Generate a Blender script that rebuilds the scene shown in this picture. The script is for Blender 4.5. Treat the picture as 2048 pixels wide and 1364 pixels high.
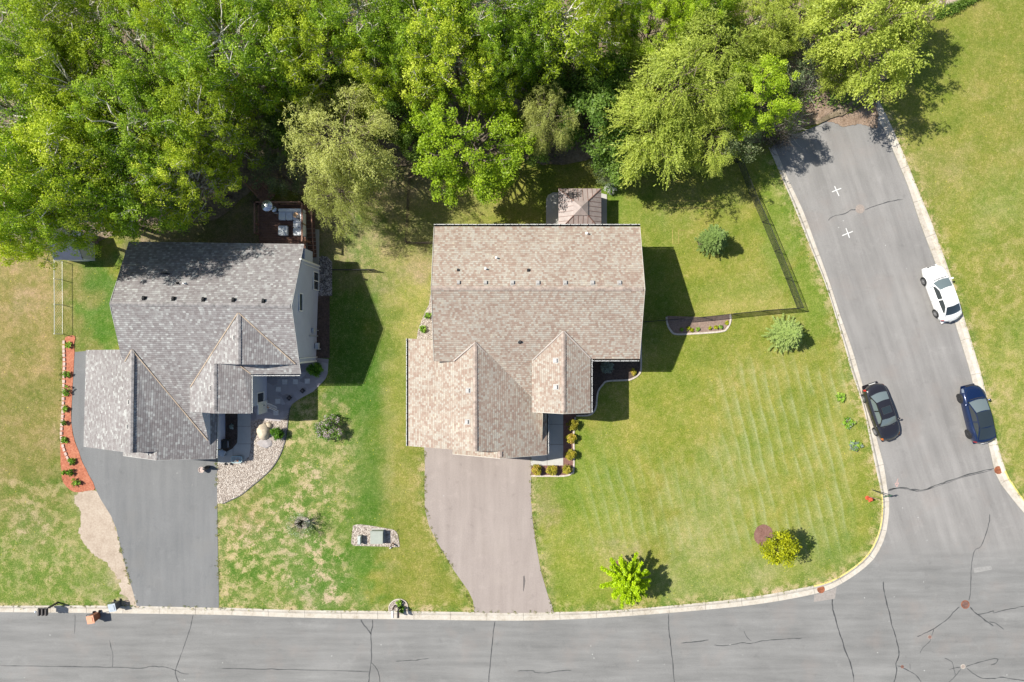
import bpy, math, random
import numpy as np
from mathutils import Vector, noise
R = math.radians
S = 25.0      # photograph pixels per metre on the ground
H = 54.0      # flying height of the camera
# ------------------------------------------------ camera, sky, sun, exposure
for o in list(bpy.data.objects): bpy.data.objects.remove(o)
scn = bpy.context.scene
COL = scn.collection
cam_d = bpy.data.cameras.new('camera'); cam = bpy.data.objects.new('camera', cam_d); COL.objects.link(cam)
cam.location = (0, 0, H); cam.rotation_euler = (0, 0, 0)
cam_d.sensor_width = 36; cam_d.lens = 36*S*H/2048.0; cam_d.clip_end = 3000; cam_d.clip_start = 0.5
scn.camera = cam
SUN_EL = R(51.0); SH = R(16.0)          # shadows fall to the right and 16 degrees down
tosun = Vector((-math.cos(SH)*math.cos(SUN_EL), math.sin(SH)*math.cos(SUN_EL), math.sin(SUN_EL)))
w = bpy.data.worlds.new('World'); scn.world = w; w.use_nodes = True
nt = w.node_tree; bg = nt.nodes['Background']; sky = nt.nodes.new('ShaderNodeTexSky')
sky.sky_type = 'NISHITA'; sky.sun_disc = False; sky.sun_elevation = SUN_EL
sky.sun_rotation = math.atan2(tosun.x, tosun.y); sky.air_density = 1.0; sky.dust_density = 1.0
nt.links.new(sky.outputs[0], bg.inputs[0]); bg.inputs[1].default_value = 0.082
sd = bpy.data.lights.new('sun', 'SUN'); sd.energy = 5.0; sd.angle = R(0.53); sd.color = (1.0, 0.955, 0.87)
sun = bpy.data.objects.new('sun', sd); COL.objects.link(sun); sun.location = (-30, 10, 60)
sun.rotation_euler = tosun.to_track_quat('Z', 'Y').to_euler()
scn.view_settings.view_transform = 'Standard'; scn.view_settings.look = 'None'
scn.view_settings.exposure = 0.62; scn.view_settings.gamma = 1
try:
    scn.cycles.max_bounces = 6; scn.cycles.diffuse_bounces = 3; scn.cycles.transmission_bounces = 4
    scn.cycles.transparent_max_bounces = 6
except Exception: pass

# ------------------------------------------------ helpers
def P(px, py, z=0.0):
    k = (1 - z/H)/S
    return Vector(((px-1024)*k, (682-py)*k, z))
def PX(pts, z=0.0): return [P(a, b, z) for a, b in pts]
def XY(pts): return [(P(a, b).x, P(a, b).y) for a, b in pts]
def smooth(pts, n=6):
    out = []; m = len(pts)
    for i in range(m-1):
        p0 = pts[max(i-1, 0)]; p1 = pts[i]; p2 = pts[i+1]; p3 = pts[min(i+2, m-1)]
        for k in range(n):
            t = k/n
            out.append(tuple(0.5*((2*b)+(-a+c)*t+(2*a-5*b+4*c-d)*t*t+(-a+3*b-3*c+d)*t**3) for a, b, c, d in zip(p0, p1, p2, p3)))
    out.append(tuple(pts[-1])); return out

def node(nt, t, **kw):
    n = nt.nodes.new(t)
    for k, v in kw.items():
        if k.startswith('i_'):
            key = k[2:]; key = int(key) if key.isdigit() else key
            n.inputs[key].default_value = v
        else: setattr(n, k, v)
    return n
def newmat(name):
    m = bpy.data.materials.new(name); m.use_nodes = True
    nt = m.node_tree; b = nt.nodes['Principled BSDF']; return m, nt, b
def c4(c): return (c[0], c[1], c[2], 1.0)
def ramp(nt, fac, stops, interp='LINEAR'):
    r = nt.nodes.new('ShaderNodeValToRGB'); r.color_ramp.interpolation = interp
    el = r.color_ramp.elements
    while len(el) > 1: el.remove(el[-1])
    el[0].position = stops[0][0]; el[0].color = c4(stops[0][1])
    for p, c in stops[1:]:
        e = el.new(p); e.color = c4(c)
    nt.links.new(fac, r.inputs[0]); return r.outputs[0]
def mth(nt, op, a, b=None, c=None):
    n = nt.nodes.new('ShaderNodeMath'); n.operation = op
    for i, v in enumerate((a, b, c)):
        if v is None: continue
        if isinstance(v, (int, float)): n.inputs[i].default_value = v
        else: nt.links.new(v, n.inputs[i])
    return n.outputs[0]
def mixc(nt, f, a, b, mode='MIX'):
    n = nt.nodes.new('ShaderNodeMix'); n.data_type = 'RGBA'; n.blend_type = mode
    for s, v in ((n.inputs[0], f), (n.inputs[6], a), (n.inputs[7], b)):
        if isinstance(v, (int, float)): s.default_value = v
        elif isinstance(v, tuple): s.default_value = c4(v)
        else: nt.links.new(v, s)
    return n.outputs[2]
def geo_pos(nt): return nt.nodes.new('ShaderNodeNewGeometry').outputs['Position']
def noi(nt, vec, scale, detail=3, rough=0.55, out=0):
    n = node(nt, 'ShaderNodeTexNoise'); n.inputs['Scale'].default_value = scale
    n.inputs['Detail'].default_value = detail; n.inputs['Roughness'].default_value = rough
    nt.links.new(vec, n.inputs['Vector']); return n.outputs[out]
def bump(nt, b, h, strength=0.5, dist=0.02):
    n = nt.nodes.new('ShaderNodeBump'); n.inputs['Strength'].default_value = strength
    n.inputs['Distance'].default_value = dist; nt.links.new(h, n.inputs['Height']); nt.links.new(n.outputs[0], b.inputs['Normal'])
MATS = {}
def simple(name, col, rough=0.7, var=0.12, scale=6.0, metal=0.0, spec=0.4, bmp=0.0, bscale=40, col2=None, coat=0.0, emit=None):
    if name in MATS: return MATS[name]
    m, nt, b = newmat(name)
    pos = nt.nodes.new('ShaderNodeTexCoord').outputs['Object']
    f = noi(nt, pos, scale, 4, 0.6)
    lo = tuple(c*(1-var*1.6) for c in col); hi = tuple(min(1, c*(1+var)) for c in (col2 or col))
    nt.links.new(ramp(nt, f, [(0.3, lo), (0.7, hi)]), b.inputs['Base Color'])
    b.inputs['Roughness'].default_value = rough; b.inputs['Metallic'].default_value = metal
    b.inputs['Specular IOR Level'].default_value = spec
    if coat: b.inputs['Coat Weight'].default_value = coat; b.inputs['Coat Roughness'].default_value = 0.04
    if bmp: bump(nt, b, noi(nt, pos, bscale, 4), bmp, 0.01)
    MATS[name] = m; return m
def grained(name, stops, scales=(2.0, 25.0, 120.0), weights=(0.4, 0.3, 0.3), rough=0.9, bmp=0.3, bd=0.02, streak=None, vor=None):
    """mottled surface: several noise scales summed into a colour ramp"""
    if name in MATS: return MATS[name]
    m, nt, b = newmat(name); pos = geo_pos(nt)
    if streak:
        mp = node(nt, 'ShaderNodeMapping'); mp.inputs['Rotation'].default_value = (0, 0, streak[0]); mp.inputs['Scale'].default_value = (streak[1], streak[2], 1)
        nt.links.new(pos, mp.inputs[0]); spos = mp.outputs[0]
    acc = None
    for s, wgt in zip(scales, weights):
        n = mth(nt, 'MULTIPLY', noi(nt, spos if (streak and s == scales[0]) else pos, s, 4, 0.6), wgt)
        acc = n if acc is None else mth(nt, 'ADD', acc, n)
    col = ramp(nt, acc, stops)
    if vor:
        v = node(nt, 'ShaderNodeTexVoronoi'); v.inputs['Scale'].default_value = vor[0]; nt.links.new(pos, v.inputs['Vector'])
        bw = node(nt, 'ShaderNodeSeparateColor'); nt.links.new(v.outputs['Color'], bw.inputs[0])
        col2 = ramp(nt, bw.outputs[0], vor[1]); col = mixc(nt, vor[2], col, col2)
        bump(nt, b, mth(nt, 'SUBTRACT', 1.0, v.outputs['Distance']), bmp, bd)
    elif bmp: bump(nt, b, noi(nt, pos, scales[-1], 3), bmp, bd)
    nt.links.new(col, b.inputs['Base Color']); b.inputs['Roughness'].default_value = rough; b.inputs['Specular IOR Level'].default_value = 0.2
    MATS[name] = m; return m

class MB:
    def __init__(s): s.v = []; s.f = []; s.m = []; s.uv = None; s.k = 0
    def quad(s, *p, mi=None):
        i = len(s.v); s.v += [tuple(q) for q in p]; s.f.append(tuple(range(i, i+len(p)))); s.m.append(s.k if mi is None else mi)
    def box(s, c, d, rz=0, rx=0, taper=1.0):
        cz, sz = math.cos(rz), math.sin(rz); cx, sx = math.cos(rx), math.sin(rx); i = len(s.v)
        for z in (-1, 1):
            t = taper if z > 0 else 1.0
            for x, y in ((-1, -1), (1, -1), (1, 1), (-1, 1)):
                X, Y, Z = x*d[0]/2*t, y*d[1]/2*t, z*d[2]/2
                Y, Z = Y*cx-Z*sx, Y*sx+Z*cx
                s.v.append((c[0]+X*cz-Y*sz, c[1]+X*sz+Y*cz, c[2]+Z))
        for f in ((3, 2, 1, 0), (4, 5, 6, 7), (0, 1, 5, 4), (1, 2, 6, 5), (2, 3, 7, 6), (3, 0, 4, 7)):
            s.f.append(tuple(i+a for a in f)); s.m.append(s.k)
    def prism(s, poly, z0, z1, cap=True, bot=False):
        n = len(poly); i = len(s.v)
        a = sum(poly[k][0]*poly[(k+1) % n][1]-poly[(k+1) % n][0]*poly[k][1] for k in range(n))
        if a < 0: poly = list(reversed(poly))
        s.v += [(p[0], p[1], z0) for p in poly]+[(p[0], p[1], z1) for p in poly]
        for k in range(n):
            j = (k+1) % n; s.f.append((i+k, i+j, i+n+j, i+n+k)); s.m.append(s.k)
        if cap: s.f.append(tuple(i+n+k for k in range(n))); s.m.append(s.k)
        if bot: s.f.append(tuple(i+n-1-k for k in range(n))); s.m.append(s.k)
    def tube(s, pts, rad, n=6, cap=True):
        pts = [Vector(p) for p in pts]; m = len(pts)
        if not hasattr(rad, '__len__'): rad = [rad]*m
        i0 = len(s.v); prev = None
        for k, p in enumerate(pts):
            t = (pts[min(k+1, m-1)]-pts[max(k-1, 0)]).normalized()
            if prev is None: a = t.orthogonal().normalized()
            else: a = (prev - t*prev.dot(t)); a = a.normalized() if a.length > 1e-6 else t.orthogonal().normalized()
            prev = a; b = t.cross(a)
            for j in range(n):
                an = 2*math.pi*j/n; q = p+(a*math.cos(an)+b*math.sin(an))*rad[k]; s.v.append(tuple(q))
        for k in range(m-1):
            for j in range(n):
                j2 = (j+1) % n; s.f.append((i0+k*n+j, i0+k*n+j2, i0+(k+1)*n+j2, i0+(k+1)*n+j)); s.m.append(s.k)
        if cap:
            s.f.append(tuple(i0+j for j in reversed(range(n)))); s.m.append(s.k)
            s.f.append(tuple(i0+(m-1)*n+j for j in range(n))); s.m.append(s.k)
    def lathe(s, c, prof, n=16, axis='z', rz=0, sx=1, sy=1):
        i0 = len(s.v); m = len(prof)
        for r_, z in prof:
            for j in range(n):
                an = 2*math.pi*j/n; x, y = r_*math.cos(an)*sx, r_*math.sin(an)*sy
                if axis == 'z': q = (x, y, z)
                else: q = (x, z, y)      # axis along y
                X = q[0]*math.cos(rz)-q[1]*math.sin(rz); Y = q[0]*math.sin(rz)+q[1]*math.cos(rz)
                s.v.append((c[0]+X, c[1]+Y, c[2]+q[2]))
        for k in range(m-1):
            for j in range(n):
                j2 = (j+1) % n; s.f.append((i0+k*n+j, i0+k*n+j2, i0+(k+1)*n+j2, i0+(k+1)*n+j)); s.m.append(s.k)
        s.f.append(tuple(i0+j for j in reversed(range(n)))); s.m.append(s.k)
        s.f.append(tuple(i0+(m-1)*n+j for j in range(n))); s.m.append(s.k)
    def ribbon(s, pts, width, z0, z1=None, taper=False):
        """flat band along a polyline of (x,y); z1 gives it thickness"""
        m = len(pts); L = []; Rr = []
        for k in range(m):
            a = pts[max(k-1, 0)]; b = pts[min(k+1, m-1)]
            dx, dy = b[0]-a[0], b[1]-a[1]; l = math.hypot(dx, dy) or 1; nx, ny = -dy/l, dx/l
            ww = width[k] if hasattr(width, '__len__') else width
            if taper and (k == 0 or k == m-1): ww *= 0.3
            L.append((pts[k][0]+nx*ww/2, pts[k][1]+ny*ww/2)); Rr.append((pts[k][0]-nx*ww/2, pts[k][1]-ny*ww/2))
        zt = z0 if z1 is None else z1
        for k in range(m-1):
            s.quad((*Rr[k], zt), (*Rr[k+1], zt), (*L[k+1], zt), (*L[k], zt))
            if z1 is not None:
                s.quad((*L[k], zt), (*L[k+1], zt), (*L[k+1], z0), (*L[k], z0)); s.quad((*Rr[k+1], zt), (*Rr[k], zt), (*Rr[k], z0), (*Rr[k+1], z0))
        if z1 is not None:
            s.quad((*L[0], zt), (*L[0], z0), (*Rr[0], z0), (*Rr[0], zt)); s.quad((*L[-1], z0), (*L[-1], zt), (*Rr[-1], zt), (*Rr[-1], z0))
    def blob(s, c, r, n=10, m=7, seed=0, amp=0.25, sq=1.0):
        """lumpy stone-like closed surface"""
        i0 = len(s.v)
        for a in range(m+1):
            ph = math.pi*a/m
            for b in range(n):
                th = 2*math.pi*b/n; d = Vector((math.sin(ph)*math.cos(th), math.sin(ph)*math.sin(th), math.cos(ph)))
                f = 1+amp*noise.noise(d*1.7+Vector((seed*3.1, seed, 0)))*1.6
                s.v.append((c[0]+d.x*r[0]*f, c[1]+d.y*r[1]*f, c[2]+d.z*r[2]*f))
        for a in range(m):
            for b in range(n):
                b2 = (b+1) % n; s.f.append((i0+a*n+b, i0+(a+1)*n+b, i0+(a+1)*n+b2, i0+a*n+b2)); s.m.append(s.k)
    def build(s, name, mats, parent=None, smooth_=False):
        me = bpy.data.meshes.new(name)
        off = Vector(parent_world(parent)) if parent is not None else Vector((0, 0, 0))
        me.from_pydata([(v[0]-off.x, v[1]-off.y, v[2]-off.z) for v in s.v], [], s.f)
        mats = mats if isinstance(mats, (list, tuple)) else [mats]
        for m in mats: me.materials.append(m)
        if len(mats) > 1: me.polygons.foreach_set('material_index', s.m)
        if s.uv is not None:
            ul = me.uv_layers.new(name='UVMap'); ul.data.foreach_set('uv', np.array(s.uv, dtype=np.float32).ravel())
        if smooth_: me.polygons.foreach_set('use_smooth', [True]*len(me.polygons))
        me.update(); o = bpy.data.objects.new(name, me); COL.objects.link(o)
        if parent is not None: o.parent = parent
        return o
def weld(o, ang_=40):
    import bmesh
    bm = bmesh.new(); bm.from_mesh(o.data); bmesh.ops.remove_doubles(bm, verts=bm.verts, dist=.002); bmesh.ops.recalc_face_normals(bm, faces=bm.faces); bm.to_mesh(o.data); bm.free()
    o.data.polygons.foreach_set('use_smooth', [True]*len(o.data.polygons)); o.data.set_sharp_from_angle(angle=R(ang_)); return o
def parent_world(p):
    v = Vector((0, 0, 0))
    while p is not None: v += p.location; p = p.parent
    return v
def tag(o, label=None, cat=None, group=None, kind=None):
    if label: o['label'] = label
    if cat: o['category'] = cat
    if group: o['group'] = group
    if kind: o['kind'] = kind
    return o
def thing(name, label, cat, loc=(0, 0, 0), group=None):
    o = bpy.data.objects.new(name, None); COL.objects.link(o); o.location = loc; o.empty_display_size = 0.3
    return tag(o, label, cat, group)
def copy_tree(o, parent=None):
    c = o.copy(); COL.objects.link(c)
    if parent is not None: c.parent = parent
    for ch in [x for x in bpy.data.objects if x.parent == o]: copy_tree(ch, c)
    return c
def in_poly(pts, poly):
    x = pts[:, 0]; y = pts[:, 1]; ins = np.zeros(len(pts), bool); n = len(poly); j = n-1
    for i in range(n):
        xi, yi = poly[i]; xj, yj = poly[j]
        c = ((yi > y) != (yj > y)) & (x < (xj-xi)*(y-yi)/((yj-yi) or 1e-9)+xi)
        ins ^= c; j = i
    return ins
def near_line(pts, line):
    best = np.full(len(pts), 1e9); q = pts.copy()
    for i in range(len(line)-1):
        a = np.array(line[i]); b = np.array(line[i+1]); d = b-a; l2 = (d*d).sum() or 1e-9
        t = np.clip(((pts-a)@d)/l2, 0, 1); c = a+t[:, None]*d; dist = np.hypot(*(pts-c).T)
        k = dist < best; best[k] = dist[k]; q[k] = c[k]
    return best, q
def sheet(name, poly, z, step, mat, zfun=None, colfun=None, skirt=0.0):
    """grid mesh clipped to a polygon, edge vertices snapped onto its outline"""
    poly = [tuple(p) for p in poly]; A = np.array(poly)
    xs = np.arange(A[:, 0].min()-step, A[:, 0].max()+step*1.01, step); ys = np.arange(A[:, 1].min()-step, A[:, 1].max()+step*1.01, step)
    gx, gy = np.meshgrid(xs, ys); pts = np.stack([gx.ravel(), gy.ravel()], 1); ins = in_poly(pts, poly)
    nx, ny = len(xs), len(ys); I = ins.reshape(ny, nx)
    keep = (I[:-1, :-1].astype(int)+I[1:, :-1]+I[:-1, 1:]+I[1:, 1:]) >= 1
    jj, ii = np.nonzero(keep); base = jj*nx+ii
    faces = np.stack([base, base+1, base+nx+1, base+nx], 1)
    used = np.unique(faces); out = used[~ins[used]]
    _, q = near_line(pts[out], poly+[poly[0]]); pts[out] = q
    remap = -np.ones(len(pts), int); remap[used] = np.arange(len(used)); faces = remap[faces]; pts = pts[used]
    zz = np.full(len(pts), z)
    if zfun is not None: zz = zz+np.array([zfun(p[0], p[1]) for p in pts])
    me = bpy.data.meshes.new(name); fast_mesh(me, np.column_stack([pts, zz]), faces)
    if colfun is not None:
        ca = me.color_attributes.new('turf', 'FLOAT_COLOR', 'POINT')
        cols = np.array(colfun(pts), dtype=np.float32); ca.data.foreach_set('color', np.ascontiguousarray(cols[:, :4]).ravel()); wa_ = me.attributes.new('worn', 'FLOAT', 'POINT'); wa_.data.foreach_set('value', np.ascontiguousarray(cols[:, 4]))
    me.materials.append(mat); o = bpy.data.objects.new(name, me); COL.objects.link(o); return o
def fast_mesh(me, V, F):
    V = np.asarray(V, dtype=np.float32); F = np.asarray(F, dtype=np.int32); n = F.shape[1]
    me.vertices.add(len(V)); me.vertices.foreach_set('co', V.ravel())
    me.loops.add(F.size); me.loops.foreach_set('vertex_index', F.ravel())
    me.polygons.add(len(F)); me.polygons.foreach_set('loop_start', np.arange(0, F.size, n, dtype=np.int32))
    try: me.polygons.foreach_set('loop_total', np.full(len(F), n, dtype=np.int32))
    except Exception: pass
    me.update(calc_edges=True); me.validate()
# ------------------------------------------------ ground materials
def turf_mat():
    m, nt, b = newmat('turf'); pos = geo_pos(nt)
    at = node(nt, 'ShaderNodeVertexColor', layer_name='turf'); base = at.outputs[0]; mask = at.outputs[1]
    big = noi(nt, pos, 0.55, 5, 0.62); mid = noi(nt, pos, 3.2, 5, 0.7); fine = noi(nt, pos, 12.0, 4, 0.8); grain = noi(nt, pos, 26.0, 3, 0.7)
    # lush and straw variants of the local colour
    lush = mixc(nt, 1.0, base, (0.74, 0.86, 0.60), 'MULTIPLY'); straw = mixc(nt, 0.5, base, (0.36, 0.315, 0.165))
    f1 = mth(nt, 'ADD', mth(nt, 'MULTIPLY', big, 0.5), mth(nt, 'MULTIPLY', mid, 0.5))
    c = mixc(nt, ramp(nt, f1, [(0.42, (0, 0, 0)), (0.58, (1, 1, 1))]), lush, base)
    wn_ = node(nt, 'ShaderNodeAttribute', attribute_name='worn').outputs['Fac']; patch = mth(nt, 'ADD', mth(nt, 'MULTIPLY', noi(nt, pos, 1.2, 6, 0.72), 0.72), mth(nt, 'MULTIPLY', fine, 0.28))
    f2 = mth(nt, 'ADD', mth(nt, 'ADD', mth(nt, 'MULTIPLY', mid, 0.35), mth(nt, 'MULTIPLY', fine, 0.65)), -0.035)
    dead = mth(nt, 'MULTIPLY', ramp(nt, patch, [(0.50, (0, 0, 0)), (0.565, (1, 1, 1))]), wn_); lushp = mth(nt, 'MULTIPLY', ramp(nt, patch, [(0.44, (1, 1, 1)), (0.515, (0, 0, 0))]), wn_)
    c = mixc(nt, dead, c, (0.41, 0.33, 0.19)); c = mixc(nt, mth(nt, 'MULTIPLY', lushp, 0.85), c, (0.075, 0.150, 0.022))
    c = mixc(nt, ramp(nt, f2, [(0.48, (0, 0, 0)), (0.66, (0.85, 0.85, 0.85))]), c, straw)
    c = mixc(nt, 1.0, c, ramp(nt, fine, [(0.28, (0.52, 0.60, 0.48)), (0.5, (1.0, 1.0, 1.0)), (0.72, (1.42, 1.36, 1.3))]), 'MULTIPLY')
    c = mixc(nt, 1.0, c, ramp(nt, grain, [(0.28, (0.55, 0.6, 0.5)), (0.5, (1, 1, 1)), (0.75, (1.5, 1.45, 1.3))]), 'MULTIPLY')
    mac = noi(nt, pos, 0.16, 4, 0.6); c = mixc(nt, 1.0, c, ramp(nt, mac, [(0.34, (0.76, 0.88, 0.74)), (0.5, (0.98, 0.98, 0.97)), (0.66, (1.12, 1.05, 1.35))]), 'MULTIPLY')
    mac2 = noi(nt, pos, 0.6, 4, 0.65); c = mixc(nt, 1.0, c, ramp(nt, mac2, [(0.34, (0.84, 0.92, 0.82)), (0.66, (1.12, 1.06, 1.15))]), 'MULTIPLY')
    # pale mowing lines
    sp = node(nt, 'ShaderNodeSeparateXYZ'); nt.links.new(pos, sp.inputs[0])
    wob = mth(nt, 'MULTIPLY', mth(nt, 'SUBTRACT', noi(nt, pos, 0.25, 1), 0.5), 0.6)
    ax = mth(nt, 'ADD', mth(nt, 'ADD', mth(nt, 'MULTIPLY', sp.outputs[0], 0.972/0.87), mth(nt, 'MULTIPLY', sp.outputs[1], 0.235/0.87)), wob)
    fr = mth(nt, 'FRACT', ax); band = ramp(nt, fr, [(0.0, (0, 0, 0)), (0.15, (0, 0, 0)), (0.62, (0.45, 0.45, 0.45)), (0.80, (1, 1, 1)), (0.93, (0.2, 0.2, 0.2)), (1.0, (0, 0, 0))])
    bw = mth(nt, 'MULTIPLY', mth(nt, 'MULTIPLY', band, mask), ramp(nt, fine, [(0.30, (0.10, 0.10, 0.10)), (0.62, (0.62, 0.62, 0.62))]))
    c = mixc(nt, bw, c, (0.36, 0.385, 0.215))
    # dandelions
    v = node(nt, 'ShaderNodeTexVoronoi'); v.inputs['Scale'].default_value = 2.6; nt.links.new(pos, v.inputs['Vector'])
    dot = mth(nt, 'MULTIPLY', mth(nt, 'LESS_THAN', v.outputs['Distance'], 0.085), mth(nt, 'GREATER_THAN', mid, 0.53))
    c = mixc(nt, mth(nt, 'MULTIPLY', dot, 0.7), c, (0.55, 0.50, 0.04))
    nt.links.new(c, b.inputs['Base Color']); b.inputs['Roughness'].default_value = 0.95; b.inputs['Specular IOR Level'].default_value = 0.1
    bump(nt, b, mth(nt, 'ADD', fine, grain), 0.55, 0.05); return m
def turned(nt, pos, ang_, sc):
    a = node(nt, 'ShaderNodeMapping'); a.inputs['Rotation'].default_value = (0, 0, ang_); nt.links.new(pos, a.inputs[0])
    b = node(nt, 'ShaderNodeMapping'); b.inputs['Scale'].default_value = sc; nt.links.new(a.outputs[0], b.inputs[0]); return b.outputs[0]
def asphalt(name, lo, hi, spots, streak, side=False):
    m, nt, b = newmat(name); pos = geo_pos(nt)
    mp_out = turned(nt, pos, streak, (0.16, 1.5, 1)); st = noi(nt, mp_out, 1.0, 6, 0.65)
    if side:
        st2 = noi(nt, turned(nt, pos, R(72), (0.10, 1.1, 1)), 1.0, 6, 0.65)
        sp_ = node(nt, 'ShaderNodeSeparateXYZ'); nt.links.new(pos, sp_.inputs[0]); k_ = node(nt, 'ShaderNodeMapRange', interpolation_type='SMOOTHSTEP'); k_.inputs[1].default_value = -19.0; k_.inputs[2].default_value = -14.5; nt.links.new(sp_.outputs[1], k_.inputs[0])
        st = mth(nt, 'ADD', mth(nt, 'MULTIPLY', st, mth(nt, 'SUBTRACT', 1.0, k_.outputs[0])), mth(nt, 'MULTIPLY', st2, k_.outputs[0]))
    pa = noi(nt, pos, 0.22, 5, 0.6); gr = noi(nt, pos, 16, 5, 0.85)
    f = mth(nt, 'ADD', mth(nt, 'ADD', mth(nt, 'MULTIPLY', st, 0.5), mth(nt, 'MULTIPLY', pa, 0.3)), mth(nt, 'MULTIPLY', gr, 0.2))
    c = ramp(nt, f, [(0.37, lo), (0.63, hi)])
    oil = noi(nt, pos, 1.1, 5, 0.7); c = mixc(nt, ramp(nt, oil, [(0.60, (0, 0, 0)), (0.72, (0.30, 0.30, 0.30))]), c, tuple(x*.6 for x in lo))
    pl = noi(nt, pos, 0.6, 6, 0.75, out=0); c = mixc(nt, ramp(nt, pl, [(0.56, (0, 0, 0)), (0.70, (0.22, 0.22, 0.22))]), c, tuple(min(1, x*1.35) for x in hi))
    c = mixc(nt, 1.0, c, ramp(nt, gr, [(0.3, (0.80, 0.80, 0.80)), (0.7, (1.20, 1.20, 1.20))]), 'MULTIPLY')
    if side: c = mixc(nt, k_.outputs[0], c, mixc(nt, 1.0, c, (1.20, 1.165, 1.15), 'MULTIPLY'))
    br = noi(nt, pos, 0.35, 4, 0.6); c = mixc(nt, ramp(nt, br, [(0.54, (0, 0, 0)), (0.72, (0.35, 0.35, 0.35))]), c, spots)
    v = node(nt, 'ShaderNodeTexVoronoi'); v.inputs['Scale'].default_value = 0.8; nt.links.new(pos, v.inputs['Vector'])
    c = mixc(nt, mth(nt, 'LESS_THAN', v.outputs['Distance'], 0.032), c, (0.42, 0.42, 0.40))
    nt.links.new(c, b.inputs['Base Color']); b.inputs['Roughness'].default_value = 0.88; b.inputs['Specular IOR Level'].default_value = 0.25
    bump(nt, b, gr, 0.3, 0.01); return m
TURF = turf_mat()
ROADM = asphalt('street_asphalt', (0.142, 0.141, 0.137), (0.222, 0.220, 0.213), (0.235, 0.20, 0.18), 0.0, side=True)
DRIVE1 = asphalt('dark_driveway_asphalt', (0.138, 0.141, 0.143), (0.182, 0.184, 0.184), (0.17, 0.165, 0.155), R(90))
DRIVE2 = asphalt('brown_driveway_asphalt', (0.245, 0.208, 0.188), (0.315, 0.272, 0.246), (0.29, 0.25, 0.22), R(90))
CONC = grained('concrete', [(0.34, (0.27, 0.225, 0.17)), (0.46, (0.42, 0.38, 0.32)), (0.6, (0.50, 0.465, 0.41))], (0.9, 4, 14), (0.4, 0.3, 0.3), bmp=0.15)
WALKC = grained('walk_concrete', [(0.3, (0.36, 0.35, 0.32)), (0.7, (0.47, 0.46, 0.43))], (1.2, 9, 60), (0.4, 0.3, 0.3), bmp=0.1)
JOINT = simple('joint_dirt', (0.14, 0.12, 0.10), 0.95)
SEAL = simple('crack_sealant', (0.065, 0.066, 0.067), 0.6, var=0.25, scale=3)
MULCHD = grained('dark_mulch', [(0.35, (0.035, 0.026, 0.022)), (0.5, (0.085, 0.06, 0.048)), (0.66, (0.17, 0.12, 0.095))], (1.5, 7, 20), (0.25, 0.4, 0.35), bmp=0.9, bd=0.04)
MULCHR = grained('red_mulch', [(0.34, (0.20, 0.055, 0.03)), (0.5, (0.38, 0.135, 0.078)), (0.68, (0.56, 0.26, 0.16))], (1.5, 7, 20), (0.25, 0.4, 0.35), bmp=0.9, bd=0.04)
MULCHB = grained('brown_mulch', [(0.34, (0.10, 0.055, 0.04)), (0.5, (0.19, 0.10, 0.08)), (0.68, (0.28, 0.17, 0.14))], (1.5, 7, 20), (0.25, 0.4, 0.35), bmp=0.9, bd=0.04)
GRAVEL = grained('river_rock', [(0.3, (0.3, 0.25, 0.2)), (0.7, (0.5, 0.43, 0.36))], (1.5, 12, 50), (0.4, 0.3, 0.3), bmp=1.0, bd=0.06,
    vor=(15.0, [(0.1, (0.17, 0.135, 0.115)), (0.4, (0.33, 0.275, 0.235)), (0.7, (0.42, 0.37, 0.32)), (0.95, (0.60, 0.55, 0.49))], 0.8))
GRAVELD = grained('grey_rock', [(0.3, (0.12, 0.11, 0.11)), (0.7, (0.25, 0.23, 0.22))], (1.5, 12, 50), (0.4, 0.3, 0.3), bmp=1.0, bd=0.06,
    vor=(13.0, [(0.1, (0.06, 0.05, 0.05)), (0.5, (0.20, 0.18, 0.17)), (0.9, (0.5, 0.47, 0.45))], 0.8))
FLOOR = grained('forest_litter', [(0.36, (0.07, 0.06, 0.035)), (0.48, (0.19, 0.15, 0.10)), (0.60, (0.33, 0.26, 0.185)), (0.7, (0.44, 0.36, 0.27))], (0.5, 5, 30), (0.4, 0.35, 0.25), bmp=0.9, bd=0.06)
LITTER = grained('leaf_litter', [(0.36, (0.12, 0.08, 0.05)), (0.5, (0.28, 0.20, 0.145)), (0.64, (0.44, 0.34, 0.27))], (1.5, 9, 40), (0.3, 0.35, 0.35), bmp=0.9, bd=0.05)
BARE = grained('bare_soil', [(0.36, (0.26, 0.205, 0.155)), (0.5, (0.38, 0.31, 0.245)), (0.64, (0.47, 0.41, 0.335))], (0.9, 7, 45), (0.35, 0.3, 0.35), bmp=0.4, bd=0.03)
FLAG = grained('stamped_flagstone', [(0.3, (0.26, 0.235, 0.24)), (0.7, (0.40, 0.37, 0.37))], (1.5, 8, 40), (0.4, 0.3, 0.3), bmp=0.5, bd=0.03,
    vor=(1.6, [(0.1, (0.20, 0.18, 0.185)), (0.5, (0.33, 0.30, 0.30)), (0.9, (0.42, 0.39, 0.39))], 0.55))
STONE = simple('edging_stone', (0.50, 0.44, 0.37), 0.9, 0.2, 8, bmp=0.4)
YELLOWP = simple('yellow_kerb_paint', (0.62, 0.50, 0.16), 0.8, 0.15, 5)
WHITEP = simple('white_marking_paint', (0.62, 0.62, 0.60), 0.8, 0.06, 5)

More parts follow.
